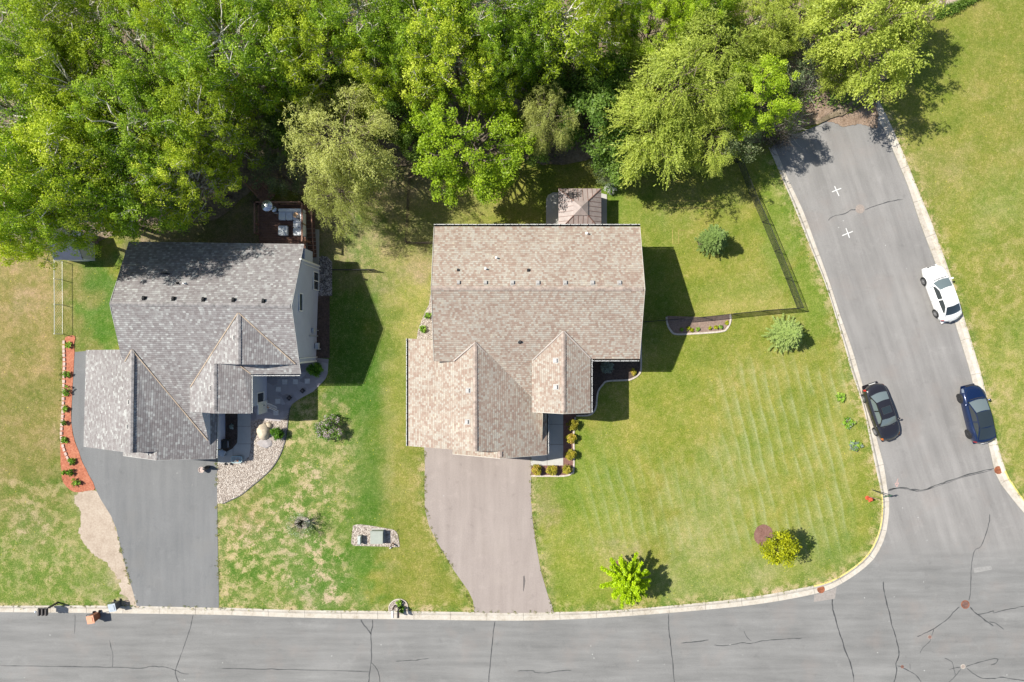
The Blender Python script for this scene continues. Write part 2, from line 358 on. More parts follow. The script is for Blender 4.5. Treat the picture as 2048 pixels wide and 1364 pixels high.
# ------------------------------------------------ the outline of road, kerb and lawn
KB_W = [(-700, 1206), (-200, 1208), (0, 1210), (200, 1210), (440, 1214), (600, 1219), (800, 1221), (1000, 1223.6), (1110, 1223), (1240, 1218.5), (1420, 1202.5), (1520, 1190), (1580, 1179), (1646, 1165), (1687, 1146),
        (1728, 1113.5), (1749, 1080.6), (1760, 1043.7), (1762, 1002.6), (1759, 976), (1751, 941), (1739, 883), (1724, 811), (1701, 741), (1690, 700), (1673.7, 646), (1649, 568), (1618, 492), (1589.5, 420), (1562, 355), (1541.6, 308), (1536, 296)]
KE_W = [(-700, 1221), (-200, 1223), (0, 1224), (200, 1226), (440, 1229.5), (600, 1235), (800, 1238.5), (1000, 1241), (1110, 1239.5), (1240, 1233), (1420, 1218.5), (1530, 1206), (1628, 1188), (1671, 1174), (1683, 1167), (1718, 1144),
        (1749, 1115.6), (1769.5, 1074.5), (1777, 1033), (1778, 1002.6), (1772.6, 965.7), (1767.5, 931), (1757, 892), (1740, 824), (1716, 739), (1703.5, 697), (1682, 635.6), (1657, 559.6), (1630.6, 487.8), (1606, 422), (1577, 360), (1554, 305), (1547, 292)]
KB_E = [(1755, 199), (1778, 246), (1808.5, 316), (1829, 367), (1858, 437), (1881, 500), (1895.6, 541), (1931.6, 653), (1955, 730), (1967.5, 777), (1992.7, 886), (2005, 927.7), (2014, 952), (2025, 969), (2048, 1001), (2090, 1045), (2150, 1080), (2260, 1110), (2500, 1130), (2800, 1140)]
KE_E = [(1742, 212), (1767, 258.6), (1796, 324), (1817, 375.6), (1837, 437), (1860.6, 500), (1872, 530.5), (1912, 653), (1937, 733.6), (1948, 777), (1976.5, 888), (1989, 942), (1994, 956), (2008, 976.5), (2048, 1026), (2088, 1066), (2146, 1098), (2258, 1128), (2500, 1148), (2800, 1158)]
def even(back, edge, step=18):
    """resample both kerb lines with matching stations"""
    def arc(l):
        d = [0]
        for a, b in zip(l, l[1:]): d.append(d[-1]+math.hypot(b[0]-a[0], b[1]-a[1]))
        return np.array(d)
    b = smooth(back, 5); B = np.array(b); db = arc(b); n = int(db[-1]/step); s = np.linspace(0, db[-1], n)
    Bp = np.column_stack([np.interp(s, db, B[:, 0]), np.interp(s, db, B[:, 1])])
    e = smooth(edge, 8); _, Ep = near_line(Bp, e)
    for k in (0, -1): Ep[k] = edge[k]
    return Bp, Ep
def kerb(name, back, edge, yellow, low):
    Bp, Ep = even(back, edge); m = MB(); n = len(Bp)
    prof = [(0.0, 0.02, 0), (0.55, 0.012, 0), (0.64, 0.07, 0), (0.80, 0.125, 0), (0.84, 0.13, 0), (1.0, 0.13, 0), (1.0, -0.03, 0)]
    prev = None; acc = 0
    for k in range(n):
        e = P(*Ep[k]); b = P(*Bp[k]); lowf = 1.0
        for x0, x1 in low:
            if x0-25 < Bp[k][0] < x1+25 and Bp[k][1] > 1150: lowf = 0.45 + 0.55*max(0, max(x0-Bp[k][0], Bp[k][0]-x1))/25
        row = [(e.x+(b.x-e.x)*t, e.y+(b.y-e.y)*t, 0.015+(z-0.015)*(lowf if z > 0.02 else 1)) for t, z, _ in prof]
        if prev:
            yel = any(a <= k <= c for a, c in yellow)
            for j in range(len(prof)-1): m.quad(prev[j], row[j], row[j+1], prev[j+1], mi=(1 if (yel and j == 4) else 0))
            acc += math.hypot(row[0][0]-prev[0][0], row[0][1]-prev[0][1])
            if acc > 2.3:
                acc = 0; d = Vector((row[0][0]-prev[0][0], row[0][1]-prev[0][1], 0)).normalized()*0.012
                for j in range(len(prof)-2):
                    a, c = Vector(row[j]), Vector(row[j+1]); u = Vector((0, 0, 0.004))
                    m.quad(a-d+u, a+d+u, c+d+u, c-d+u, mi=2)
        prev = row
    # dirt line where the gutter meets the raised back
    o = m.build(name, [CONC, YELLOWP, JOINT]); tag(o, kind='structure'); return Bp, Ep
bw, ew = even(KB_W, KE_W)
yi = [k for k in range(len(bw)) if (bw[k][0] > 1640 and bw[k][1] > 972)]
BW, EW = kerb('kerb', KB_W, KE_W, [(min(yi), max(yi))], [(275, 440), (949, 1107)])
be, ee = even(KB_E, KE_E)
ye = [k for k in range(len(be)) if (be[k][1] > 955 and be[k][0] < 2150)]
BE, EE = kerb('kerb', KB_E, KE_E, [(min(ye), max(ye))], [])
FARB = [(-700, 1470), (0, 1468), (600, 1478), (1100, 1484), (1500, 1468), (1900, 1425), (2400, 1380), (2800, 1370)]
FARE = [(-700, 1456), (0, 1454), (600, 1462), (1100, 1468), (1500, 1452), (1900, 1409), (2400, 1364), (2800, 1354)]
kerb('kerb', FARB, FARE, [], [])

# base terrain out to the horizon
def far_turf(name, x0, x1, y0, y1, z, step, poly=None):
    return None
base = MB(); base.quad((-900, -900, -0.14), (900, -900, -0.14), (900, 900, -0.14), (-900, 900, -0.14))
FARG = grained('distant_grass', [(0.35, (0.08, 0.12, 0.03)), (0.65, (0.17, 0.19, 0.06))], (0.05, 0.6, 6), (0.4, 0.3, 0.3), bmp=0)
tag(base.build('ground', FARG), kind='structure')

# road surface: one sheet under both kerbs
rp = [tuple(P(*p))[:2] for p in EW]
end = XY([(1548, 282), (1560, 272), (1590, 260), (1611, 253), (1636, 242), (1660, 228), (1700, 212), (1742, 190)])
rp2 = [tuple(P(*p))[:2] for p in EE]
fe = XY(list(reversed(smooth(FARE, 4))))
m = MB(); m.prism(rp+end+rp2+fe, -0.10, 0.0); tag(m.build('road', ROADM), kind='structure')

# ------------------------------------------------ lawn colours (true colour of the turf: lush, dry or worn)
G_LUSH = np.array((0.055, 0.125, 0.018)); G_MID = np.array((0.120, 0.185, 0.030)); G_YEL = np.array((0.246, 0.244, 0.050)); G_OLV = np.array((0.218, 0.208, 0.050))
G_DRY = np.array((0.33, 0.275, 0.14)); G_SOIL = np.array((0.24, 0.185, 0.13)); G_PALE = np.array((0.255, 0.275, 0.100))
BLOBS = [  # px, py, rx, ry, colour, weight, noise scale (m)
 (50, 600, 110, 140, (.275, .205, .090), 3.4, 1.5), (55, 760, 90, 160, (.245, .188, .078), 3.4, 1.2), (55, 950, 100, 120, (.205, .174, .064), 2.6, 1.1), (60, 1060, 110, 90, G_MID*0.7+G_DRY*0.3, .9, 1.1), (100, 1140, 150, 110, G_MID*0.8+G_DRY*0.22, .9, 1.0),
 (190, 610, 62, 85, G_LUSH*1.25, 1.2, .9), (170, 560, 40, 40, G_LUSH, .8, .9), (118, 600, 12, 80, G_DRY*.9, .5, .5), (60, 530, 90, 30, G_DRY*.8, .7, 1.),
 (190, 1060, 60, 120, G_DRY, .5, .8), (230, 1160, 60, 60, G_MID, .7, .8),
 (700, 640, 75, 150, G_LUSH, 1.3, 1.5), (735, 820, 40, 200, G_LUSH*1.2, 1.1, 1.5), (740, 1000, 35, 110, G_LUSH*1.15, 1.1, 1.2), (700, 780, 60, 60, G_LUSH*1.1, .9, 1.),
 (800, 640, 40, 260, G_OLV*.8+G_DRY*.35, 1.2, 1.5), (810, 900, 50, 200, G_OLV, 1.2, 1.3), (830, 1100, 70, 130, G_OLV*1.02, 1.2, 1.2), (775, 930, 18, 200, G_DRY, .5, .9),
 (600, 1000, 140, 120, G_MID*.75+G_DRY*.25, 1.1, .8), (640, 1130, 110, 90, G_LUSH*1.3, 1.0, .7), (520, 1130, 80, 80, G_MID*.8+G_DRY*.3, 1.0, .7), (505, 1020, 32, 60, G_DRY*np.array((1.05, .85, .9)), 1.1, .9), (640, 890, 90, 60, G_DRY*.75+G_MID*.3, .9, .6),
 (450, 1100, 14, 130, G_DRY, 1.2, .5), (610, 830, 50, 30, G_DRY*.8, .7, .6), (720, 940, 50, 40, G_DRY*.5+G_MID*.5, .5, .6), (480, 1185, 40, 30, G_DRY*.9, .6, .5), (600, 1200, 120, 18, G_DRY*.6+G_MID*.4, .6, .6),
 (720, 500, 90, 50, G_DRY*.95, 1.6, .9), (740, 560, 60, 30, G_DRY*.8, 1.2, .8), (715, 470, 40, 40, G_LUSH*1.5, 1.0, .6), (820, 430, 80, 110, G_DRY*.78, 1.7, 1.), (800, 360, 80, 40, G_SOIL*1.25, 2.0, .8), (660, 470, 50, 90, G_SOIL*.9, 1.4, .7), (900, 400, 90, 60, G_OLV*.8+G_DRY*.35, 1.0, .9), (800, 330, 60, 40, G_SOIL, .9, .6),
 (440, 470, 160, 60, G_SOIL*.9, 1.1, .7), (1050, 430, 70, 50, G_YEL*.9, .9, 1.), (1230, 420, 60, 70, G_MID*.9+G_YEL*.2, 1.0, 1.2), (1340, 500, 150, 120, G_YEL*.95, 1.2, 1.6), (1310, 470, 60, 80, G_MID*.95+G_YEL*.1, .8, .9), (1250, 590, 90, 90, G_MID, .8, 1.2),
 (1400, 400, 90, 30, G_DRY*.4+G_YEL*.5, .6, .8), (1480, 600, 90, 40, G_YEL*.8+G_DRY*.25, .8, 1.), (1560, 440, 40, 110, G_MID*.8+G_YEL*.3, .9, 1.), (1500, 540, 30, 60, G_YEL*.8+G_DRY*.2, .5, .8),
 (1620, 600, 40, 80, G_MID*.75+G_YEL*.35, .9, 1.), (1300, 800, 150, 140, G_YEL*.97, 1.2, 2.), (1160, 960, 110, 110, G_MID*.6+G_YEL*.5, .9, 1.6), (1350, 760, 60, 60, G_MID*.45+G_YEL*.6, .8, 1.4), (1500, 760, 180, 100, G_YEL*.95, 1.0, 2.),
 (1560, 960, 200, 170, G_YEL*.93+G_PALE*.05, 1.2, 1.8), (1430, 980, 90, 120, G_PALE*.95, .8, 1.5), (1150, 1120, 90, 90, G_YEL*.85+G_MID*.2, 1.0, 1.3), (1450, 1150, 150, 50, G_PALE*.92, .8, 1.5), (1640, 1090, 60, 70, G_PALE*.9, .7, 1.2),
 (1240, 1110, 40, 30, G_DRY, .7, .6), (1085, 1160, 22, 90, G_DRY, .7, .5), (1090, 1000, 28, 50, G_DRY*.8, .6, .5),
 (1960, 200, 120, 260, G_OLV*1.05, 1.1, 2.), (1900, 120, 60, 120, G_YEL*.95, .8, 1.6), (1990, 520, 90, 160, G_OLV*1.1, 1.0, 1.6), (1920, 500, 30, 120, G_YEL*.9+G_MID*.1, .8, 1.), (2010, 760, 70, 160, G_YEL*.75+G_DRY*.3, 1.0, 1.2), (2000, 400, 80, 70, G_PALE*.95, .7, 1.8), (1870, 330, 50, 60, G_DRY*.4+G_OLV*.6, .7, 1.2),
 (1690, 860, 22, 190, G_YEL*.85+G_DRY*.2, .6, .8)]
SOILP = [(155, 985), (190, 985), (212, 1000), (232, 1031), (249, 1085), (262, 1146), (276, 1211), (262, 1205), (246, 1185), (236, 1150), (222, 1120), (196, 1095), (178, 1060), (172, 1020)]
def n2(x, y, s, k=0.0): return noise.noise(Vector((x/s+k, y/s-k, k*1.7)))
EDGES = [np.array(BW), np.array(BE)]
DL = [(275, 1210), (257, 1146), (241, 1085), (224, 1031)], [(435, 925), (436, 1023), (439, 1180), (439, 1213)], [(851, 895), (850, 1010), (875, 1084), (908, 1139), (949, 1220)], [(1062, 915), (1062, 1000), (1071, 1084), (1096, 1191), (1107, 1224)]
def turf_cols(pts):
    px = pts[:, 0]*S+1024; py = 682-pts[:, 1]*S; n = len(pts); out = np.zeros((n, 5)); out[:, :3] = G_YEL*.9; wsum = np.full(n, .35); acc = np.tile(G_YEL*.88, (n, 1))*.35
    N = {}
    for s in (.5, .7, 1.0, 1.5, 2.2): N[s] = np.array([n2(a, b, s, s) for a, b in pts])+0.5*np.array([n2(a, b, s*.45, 3+s) for a, b in pts])
    ks = np.array(list(N))
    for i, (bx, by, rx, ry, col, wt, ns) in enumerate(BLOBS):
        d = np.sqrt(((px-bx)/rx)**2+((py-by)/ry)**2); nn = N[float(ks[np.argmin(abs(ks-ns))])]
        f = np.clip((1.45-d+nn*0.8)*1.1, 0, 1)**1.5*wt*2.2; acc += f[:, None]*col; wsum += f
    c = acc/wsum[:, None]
    # patchy dieback in the front lawn between the driveways and at the far left
    pat = np.clip(N[.7]*1.6+N[.5]*.9, -1, 1); left = np.clip(1-(px-690)/40, 0, 1)*np.clip((py-770)/60, 0, 1)*np.clip((px-430)/20, 0, 1)
    left = np.maximum(left, np.clip(1-(px-160)/100, 0, 1)*np.where(py > 960, .5, .16))
    gapz = np.clip(1-np.abs(px-740)/110, 0, 1)*np.clip((py-330)/60, 0, 1)*np.clip((600-py)/80, 0, 1); worn = np.maximum(left*.95, gapz*.55)*np.clip(.75+N[2.2]*.6, .2, 1)
    worn = np.maximum(worn, .22*np.clip((px-1890)/60, 0, 1)*np.clip((py-380)/150, 0, 1)); worn = np.maximum(worn, .03)
    strip = np.clip(1-np.abs(px-720)/60, 0, 1)*np.clip((py-560)/60, 0, 1); worn = worn*(1-.7*np.clip(strip, 0, 1))
    k = (left*np.clip(pat, 0, 1)*.5)[:, None]; c = c*(1-k)+G_DRY*k; k = (left*np.clip(-pat, 0, 1)*.5)[:, None]; c = c*(1-k)+G_LUSH*1.35*k
    ds, _q = near_line(np.column_stack([px, py]), SOILP+[SOILP[0]]); ds = np.where(in_poly(np.column_stack([px, py]), SOILP), ds, -ds)
    k = np.clip(.95+ds/12+N[1.0]*1.1+N[.5]*.7, 0, 1)[:, None]; k = k*np.clip((px-130)/20, 0, 1)[:, None]; c = c*(1-k)+np.array((.40, .31, .225))*k; worn = worn*(1-k[:, 0])
    P2 = np.column_stack([px, py]); dd = np.full(n, 1e9)
    for l in EDGES: dd = np.minimum(dd, near_line(P2, [tuple(q) for q in l[::3]])[0])
    for l in DL: dd = np.minimum(dd, near_line(P2, l)[0]*1.3)
    k = (np.clip(1-dd/16, 0, 1)*np.clip(.35+N[.5]*.9, 0, 1)*.75)[:, None]; c = c*(1-k)+G_DRY*.95*k; worn = np.maximum(worn, .8*np.clip(1-dd/26, 0, 1))
    out[:, :3] = c
    st = np.clip((px-1400)/80, 0, 1)*np.clip((py-690)/60, 0, 1)*np.clip((1715-px)/40, 0, 1)*np.clip((1130-py)/80, 0, 1); st = np.maximum(st, .6*np.clip((px-1140)/50, 0, 1)*np.clip((py-880)/70, 0, 1)*np.clip((1450-px)/60, 0, 1)*np.clip((1130-py)/80, 0, 1))
    out[:, 4] = worn; out[:, 3] = st*np.clip(.75+N[1.5]*.9, 0, 1)
    return out
wl = [tuple(P(*p))[:2] for p in BW]
poly_w = [(-60, wl[0][1])]+wl[[i for i, q in enumerate(wl) if q[0] > -60][0]:]+XY([(1560, 280), (1590, 268), (1611, 261), (1636, 250), (1660, 238), (1700, 226), (1742, 205), (1752, 190), (1745, 100)])+[(28, 60), (-60, 60)]
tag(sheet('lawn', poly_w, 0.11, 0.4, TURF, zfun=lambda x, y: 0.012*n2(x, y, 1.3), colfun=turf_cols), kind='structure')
el = [tuple(P(*p))[:2] for p in BE]; el = [q for q in el if q[0] < 60]
poly_e = XY([(1745, 100), (1752, 190)])+el+[(60, el[-1][1]), (60, 60), (28, 60)]
tag(sheet('lawn', poly_e, 0.11, 0.45, TURF, zfun=lambda x, y: 0.012*n2(x, y, 1.3), colfun=turf_cols), kind='structure')
fb = [tuple(P(*p))[:2] for p in smooth(FARB, 4)]; fb = [q for q in fb if -60 < q[0] < 60]
tag(sheet('lawn', fb+[(60, -60), (-60, -60)], 0.11, 0.8, TURF, colfun=turf_cols), kind='structure')
# woodland floor
ff = smooth([(-400, 515), (0, 508), (100, 500), (180, 486), (300, 452), (430, 440), (520, 375), (640, 395), (760, 350), (815, 330), (900, 342), (1000, 322), (1100, 330), (1210, 318), (1330, 312), (1480, 288), (1560, 278), (1600, 262), (1650, 240), (1700, 224), (1752, 188), (1790, 130), (1850, 60), (1900, -30), (1950, -300)], 8)
ffp = [(P(a, b).x+.25*n2(a, b, 22), P(a, b).y+.35*n2(a, b, 14, 2)) for a, b in ff]+[(45, 60), (-60, 60)]
ffp = [(max(-60, x), y) for x, y in ffp]
tag(sheet('forest_floor', ffp, 0.135, 0.5, FLOOR, zfun=lambda x, y: 0.05*n2(x, y, 1.5)+.03), kind='structure')
lf = [(1548, 288), (1575, 276), (1606, 262), (1640, 245), (1665, 248), (1690, 258), (1705, 246), (1730, 250), (1748, 254), (1768, 262), (1757, 240), (1747, 205), (1740, 185), (1700, 170), (1640, 175), (1600, 180), (1560, 215), (1535, 255)]
def ragged(pts, a1=3.5, a2=2.5, n=26, one=None):
    q = smooth(pts+[pts[0]], n)[:-1]; return XY([(a+a1*n2(a, b, 13, 2)+a2*n2(a, b, 3.2, 5)+a2*.7*n2(a, b, 1.3, 8), b+a1*n2(a, b, 12, 9)+a2*n2(a, b, 3.2, 11)+a2*.7*n2(a, b, 1.3, 14)) for a, b in q])
lfp = ragged([(1548, 286), (1575, 274), (1606, 260), (1635, 250), (1650, 243), (1672, 246), (1690, 253), (1712, 247), (1735, 252), (1752, 256), (1757, 240), (1747, 205), (1740, 185), (1700, 170), (1640, 175), (1600, 180), (1560, 215), (1535, 255)])
ROADP = rp+end+rp2+fe
def litter_z(x, y): return 0.03*n2(x, y, .6)+(-.10 if in_poly(np.array([[x, y]]), ROADP)[0] else 0.04)
tag(sheet('leaf_litter', lfp, 0.13, 0.12, LITTER, zfun=litter_z), kind='structure')
rk = smooth([(1858, 40), (1890, 30), (1925, 14), (1960, -10), (1960, -80), (1850, -80), (1852, 10)], 5)
tag(sheet('gravel_strip', XY(rk), 0.16, 0.4, BARE), kind='structure')

# ------------------------------------------------ driveways, walks and beds
def pad(name, pts, z, mat, n=0, base=0.0, wob=0.0):
    pts = smooth(pts+[pts[0]], n)[:-1] if n else pts
    xy = XY(pts)
    if wob: xy = [(x+wob*n2(x, y, .35, 1), y+wob*n2(x, y, .3, 5)) for x, y in xy]
    m = MB(); m.prism(xy, base, z); return tag(m.build(name, mat), kind='structure')
D1 = [(196, 700), (151, 704), (147, 773.5), (145, 845), (150, 875), (156, 892), (166, 920), (173, 937), (204, 998.6), (224, 1031), (234, 1056), (241, 1085), (249, 1118), (257, 1146), (271, 1193), (275, 1211), (439, 1214.5), (439, 1180), (437, 1100), (436, 1023), (435, 920), (435, 890), (430, 860), (300, 700)]
pad('driveway', D1, 0.130, DRIVE1, wob=.02)
D2 = [(838, 880), (849, 895), (850, 930), (849, 975), (850, 1015), (858, 1050), (875, 1084), (908, 1139.5), (937, 1180.5), (946, 1200), (949, 1224), (1020, 1225), (1107, 1224), (1104, 1210), (1096.5, 1191), (1082, 1141.5), (1071, 1084), (1065, 1040), (1062, 1000), (1062, 880)]
pad('driveway', D2, 0.130, DRIVE2, wob=.03)
WALK2 = [(1094, 800), (1126, 800), (1126, 930), (1062, 930), (1062, 880), (1094, 880)]
w2 = pad('walkway', WALK2, 0.17, WALKC)
m = MB()
for a, b in (((1094, 848), (1126, 848)), ((1094, 888), (1126, 888)), ((1094, 912), (1094, 930))): m.ribbon(XY([a, b]), 0.03, 0.174)
tag(m.build('walkway_joint', JOINT, None), kind='structure')
pad('mulch_bed', [(1062, 930), (1126, 930), (1126, 820), (1152, 828), (1150, 836), (1147, 862), (1147, 935), (1141, 946), (1130, 950), (1062, 951)], 0.155, MULCHB)
pad('mulch_bed', [(1140, 700), (1281, 690), (1281, 738), (1275, 750), (1262, 758), (1250, 760), (1215, 762), (1205, 769), (1196, 782), (1193, 800), (1192, 812), (1187, 823), (1176, 830), (1152, 831), (1140, 826)], 0.150, MULCHD)
soil = ragged([(152, 984), (170, 985), (190, 982), (204, 1000), (224, 1033), (241, 1087), (257, 1148), (273, 1200), (276, 1212), (262, 1206), (248, 1185), (240, 1160), (228, 1140), (214, 1122), (186, 1108), (168, 1080), (160, 1050), (166, 1028), (156, 1005)], 5, 5)
tag(sheet('bare_soil', soil, 0.124, 0.12, BARE), kind='structure')
def edging(name, pts, wd, label, z=0.19, grp=None, mat=None):
    m = MB(); m.ribbon(XY(smooth(pts, 6)), wd, 0.06, z); return tag(m.build(name, mat or STONE), label, 'edging', grp)
edging('bed_edging', [(1281, 660), (1281, 700), (1281, 738), (1275, 750), (1262, 758), (1250, 760), (1215, 762), (1205, 769), (1196, 782), (1193, 800), (1192, 812), (1187, 823), (1176, 830), (1152, 831)], .13, 'pale curved concrete edging around the dark bed at the right side of the brown house')
edging('bed_edging', [(1150, 834), (1147, 862), (1147, 935), (1142, 946), (1130, 950.5), (1100, 951), (1062, 951)], .13, 'pale edging around the row of golden shrubs beside the front walk')
pad('garden_bed', [(1333, 632), (1335, 648), (1340, 660), (1350, 667), (1380, 667), (1440, 662), (1453, 655), (1459, 640), (1459, 629), (1400, 634)], 0.150, grained('garden_soil', [(0.34, (0.13, 0.09, 0.07)), (0.5, (0.23, 0.165, 0.13)), (0.68, (0.33, 0.25, 0.20))], (1.5, 7, 20), (0.25, 0.4, 0.35), bmp=0.6, bd=0.03))
edging('bed_edging', [(1332, 634), (1334, 648), (1340, 660), (1350, 668), (1380, 667.5), (1440, 663), (1453, 656), (1459.5, 642), (1459, 629)], .14, 'white curved edging of the flower bed below the black fence')
# left house beds
RB = [(133, 674), (152, 672), (150, 690), (151, 704), (147, 773), (145, 845), (150, 875), (156, 892), (166, 920), (173, 937), (192, 975), (180, 980), (150, 983), (130, 965), (125, 940), (123, 890), (128, 800), (128, 710)]
pad('mulch_bed', RB, 0.150, MULCHR, n=3, wob=.06)
pad('gravel_bed', [(436, 925), (480, 925), (494, 880), (496, 846), (505, 838), (540, 820), (580, 815), (578, 840), (574, 868), (571.5, 879), (569, 889), (560, 912), (544, 936.5), (525, 955), (502.7, 973.5), (485, 988), (468, 997), (447, 1006), (436, 1006)], 0.145, GRAVEL)
edging('bed_edging', [(581, 815), (577, 840), (574, 868), (569, 889), (560, 912), (544, 936.5), (525, 955), (502.7, 973.5), (485, 988), (468, 997), (447, 1006.5)], .06, 'thin dark metal edging around the river rock bed', z=.17, mat=simple('dark_edging', (.09, .09, .09)))
pad('patio', [(500, 748), (535, 750), (560, 735), (600, 722), (637, 716), (658, 718), (656, 747), (652, 757), (644, 766), (627, 783), (610, 792), (596, 800), (585, 808), (580, 818), (574, 832), (560, 842), (520, 838), (498, 842)], 0.152, FLAG)
pad('walkway', [(477, 826), (503, 826), (503, 895), (500, 912), (490, 920), (470, 926), (437, 926), (437, 900), (450, 905), (466, 897), (476, 885), (477, 870)], 0.175, WALKC)
pad('mulch_bed', [(448, 815), (478, 815), (477, 872), (474, 888), (465, 898), (450, 906), (440, 902)], 0.150, MULCHD)
m = MB()
for a, b in (((477, 852), (503, 852)), ((477, 887), (503, 887)), ((468, 895), (468, 926))): m.ribbon(XY([a, b]), 0.025, 0.179)
tag(m.build('walkway_joint', JOINT), kind='structure')
pad('gravel_bed', [(630, 518), (645, 512), (656, 514), (665, 524), (665, 592), (630, 592)], 0.145, GRAVELD)
pad('mulch_bed', [(630, 592), (660, 592), (660, 716), (632, 716)], 0.145, MULCHD)
pad('concrete_slab', [(619, 456), (639.5, 460), (639, 534), (600, 534), (600, 456)], 0.17, WALKC)
pad('gravel_bed', [(866, 588), (861, 590), (858, 610), (850, 625), (842, 645), (836, 662), (834, 678), (866, 679)], 0.140, GRAVEL)
pad('gravel_bed', [(707, 1050), (722, 1048), (770, 1055), (793, 1062), (799, 1085), (797, 1093), (770, 1092), (735, 1091), (706, 1089), (704, 1075)], 0.15, GRAVEL, n=3)
pad('mailbox_bed', [(779, 1221), (779, 1210), (786, 1201), (796, 1197), (806, 1198), (814, 1205), (817, 1221)], 0.15, GRAVEL)
edging('bed_edging', [(779, 1221), (779, 1210), (786, 1201), (796, 1197), (806, 1198), (814, 1205), (817, 1221)], .07, 'thin ring of stone edging around the paired mailboxes')
for c, rx, ry, mt_ in (((1526, 1070), 19, 22, MULCHB), ((1240, 1138), 15, 18, MULCHB), ((1418, 484), 24, 19, MULCHD), ((606, 1044), 16, 12, GRAVEL)):
    pad('mulch_ring', [(c[0]+rx*math.cos(a), c[1]+ry*math.sin(a)) for a in np.linspace(0, 2*math.pi, 28)[:-1]], 0.155, mt_, wob=.05)
pad('concrete_slab', [(1092, 400), (1096, 391), (1105, 386), (1195, 386), (1213, 390), (1213, 470), (1092, 470)], 0.18, WALKC)

# ------------------------------------------------ cracks, covers and paint on the asphalt
CR = [([(150, 1228), (149, 1268)], .07), ([(218, 1280), (224, 1300), (226, 1318), (224, 1335)], .07), ([(0, 1331), (60, 1332), (150, 1333), (225, 1334.5), (285, 1336), (300, 1333), (330, 1334), (352, 1341), (362, 1346), (378, 1348)], .09),
 ([(386, 1230), (380, 1258), (371, 1285), (362, 1310), (351, 1341), (352, 1352), (360, 1372)], .09), ([(443, 1337), (530, 1338), (600, 1339.5), (738, 1343)], .09), ([(722, 1239), (728, 1250), (737, 1260), (742, 1268)], .13), ([(745, 1240), (745, 1252), (742, 1268), (743, 1300), (742, 1325), (739, 1345), (737, 1370)], .11),
 ([(742, 1325), (752, 1336), (758, 1350), (760, 1372)], .09), ([(792, 1322.5), (815, 1321), (835, 1320), (858, 1317)], .08), ([(990, 1242), (986, 1270), (982, 1310), (979, 1340), (977, 1372)], .10), ([(1035, 1342), (1065, 1341), (1070, 1345), (1090, 1346), (1115, 1342), (1144, 1340)], .08),
 ([(1337, 1227), (1337, 1245), (1340, 1280), (1345, 1320), (1349, 1372)], .10), ([(1362, 1286), (1395, 1283), (1418, 1279)], .10), ([(1427, 1290), (1455, 1291), (1485, 1285), (1500, 1287), (1525, 1282), (1555, 1279), (1604, 1276)], .08), ([(1488, 1262), (1493, 1273), (1502, 1282)], .06),
 ([(1664, 1198), (1665, 1210), (1670, 1235), (1680, 1268), (1690, 1300), (1700, 1325), (1706, 1350), (1709, 1372)], .13), ([(1766, 1164), (1769, 1188), (1777, 1220), (1784, 1250), (1791, 1272), (1797, 1298), (1797, 1312), (1792, 1327), (1793, 1345), (1786, 1372)], .12),
 ([(1793, 1331), (1805, 1335), (1820, 1343), (1834, 1352), (1845, 1370)], .08), ([(1820, 1327), (1820, 1340)], .05), ([(1920, 1213), (1909, 1222), (1895, 1238), (1870, 1256), (1850, 1266), (1834, 1273)], .09), ([(1868, 1258), (1863, 1272), (1858, 1284), (1846, 1296), (1840, 1306)], .07),
 ([(1937, 1201), (1941, 1185), (1942, 1150), (1944, 1125), (1950, 1100), (1962, 1093), (1971, 1070), (1978, 1045), (1980, 1028)], .08), ([(1940, 1214), (1950, 1225), (1962, 1234), (1975, 1244), (1987, 1252)], .13), ([(1955, 1229), (1975, 1225), (1987, 1222), (1987, 1226), (2015, 1219), (2050, 1212)], .08), ([(1978, 1243), (1992, 1247), (2008, 1259)], .08),
 ([(1932, 1333), (1960, 1324), (1985, 1318), (1996, 1319), (1990, 1327), (1982, 1330)], .08), ([(1922, 1334), (1908, 1336), (1897, 1339)], .07), ([(1889, 1316), (1904, 1324), (1908, 1340), (1910, 1350)], .07), ([(1922, 1338), (1912, 1350), (1896, 1366)], .08), ([(1933, 1336), (1948, 1348), (1965, 1356), (1985, 1357), (2005, 1354), (2025, 1358), (2050, 1361)], .10),
 ([(1776, 981), (1790, 977), (1805, 975), (1825, 979), (1850, 979), (1870, 971), (1900, 961), (1940, 948), (1988, 937)], .12), ([(1778, 978), (1805, 977), (1830, 982), (1848, 981), (1880, 971), (1930, 953), (1985, 940)], .06),
 ([(1655, 441), (1668, 432), (1690, 427), (1703, 420), (1712, 419)], .08), ([(1729, 420), (1750, 412), (1775, 404), (1806, 398)], .09)]
for i, (pts, wd) in enumerate(CR):
    q = smooth(pts, 5); q = [(a+1.0*n2(a, b, 11, i)+.6*n2(a, b, 3, i), b+1.0*n2(a, b, 9, i+4)+.6*n2(a, b, 3, i+9)) for a, b in q]; m = MB()
    ws = [wd*(.68+.6*n2(a, b, 8, 7)) for a, b in q]; m.ribbon(XY(q), ws, 0.004, taper=True)
    tag(m.build('sealed_crack', SEAL), kind='structure')
m = MB(); m.prism(XY([(1664, 1179), (1673, 1174), (1670, 1197), (1628, 1204), (1628, 1190)]), -.05, 0.006); tag(m.build('asphalt_patch', simple('patch_asphalt', (.27, .245, .225), .9)), kind='structure')
m = MB(); m.prism(XY([(1946, 1136), (1982, 1132), (1984, 1139), (1949, 1146)]), -.05, 0.003); tag(m.build('asphalt_patch', simple('pale_patch', (.25, .245, .235), .9)), kind='structure')
RUST = simple('rusty_iron', (.25, .085, .04), .85, .3, 6, bmp=.3); RUSTD = simple('dark_rusty_iron', (.15, .085, .07), .8, .3, 6, bmp=.3); PALEI = simple('dusty_iron', (.29, .245, .215), .85, .15, 8)
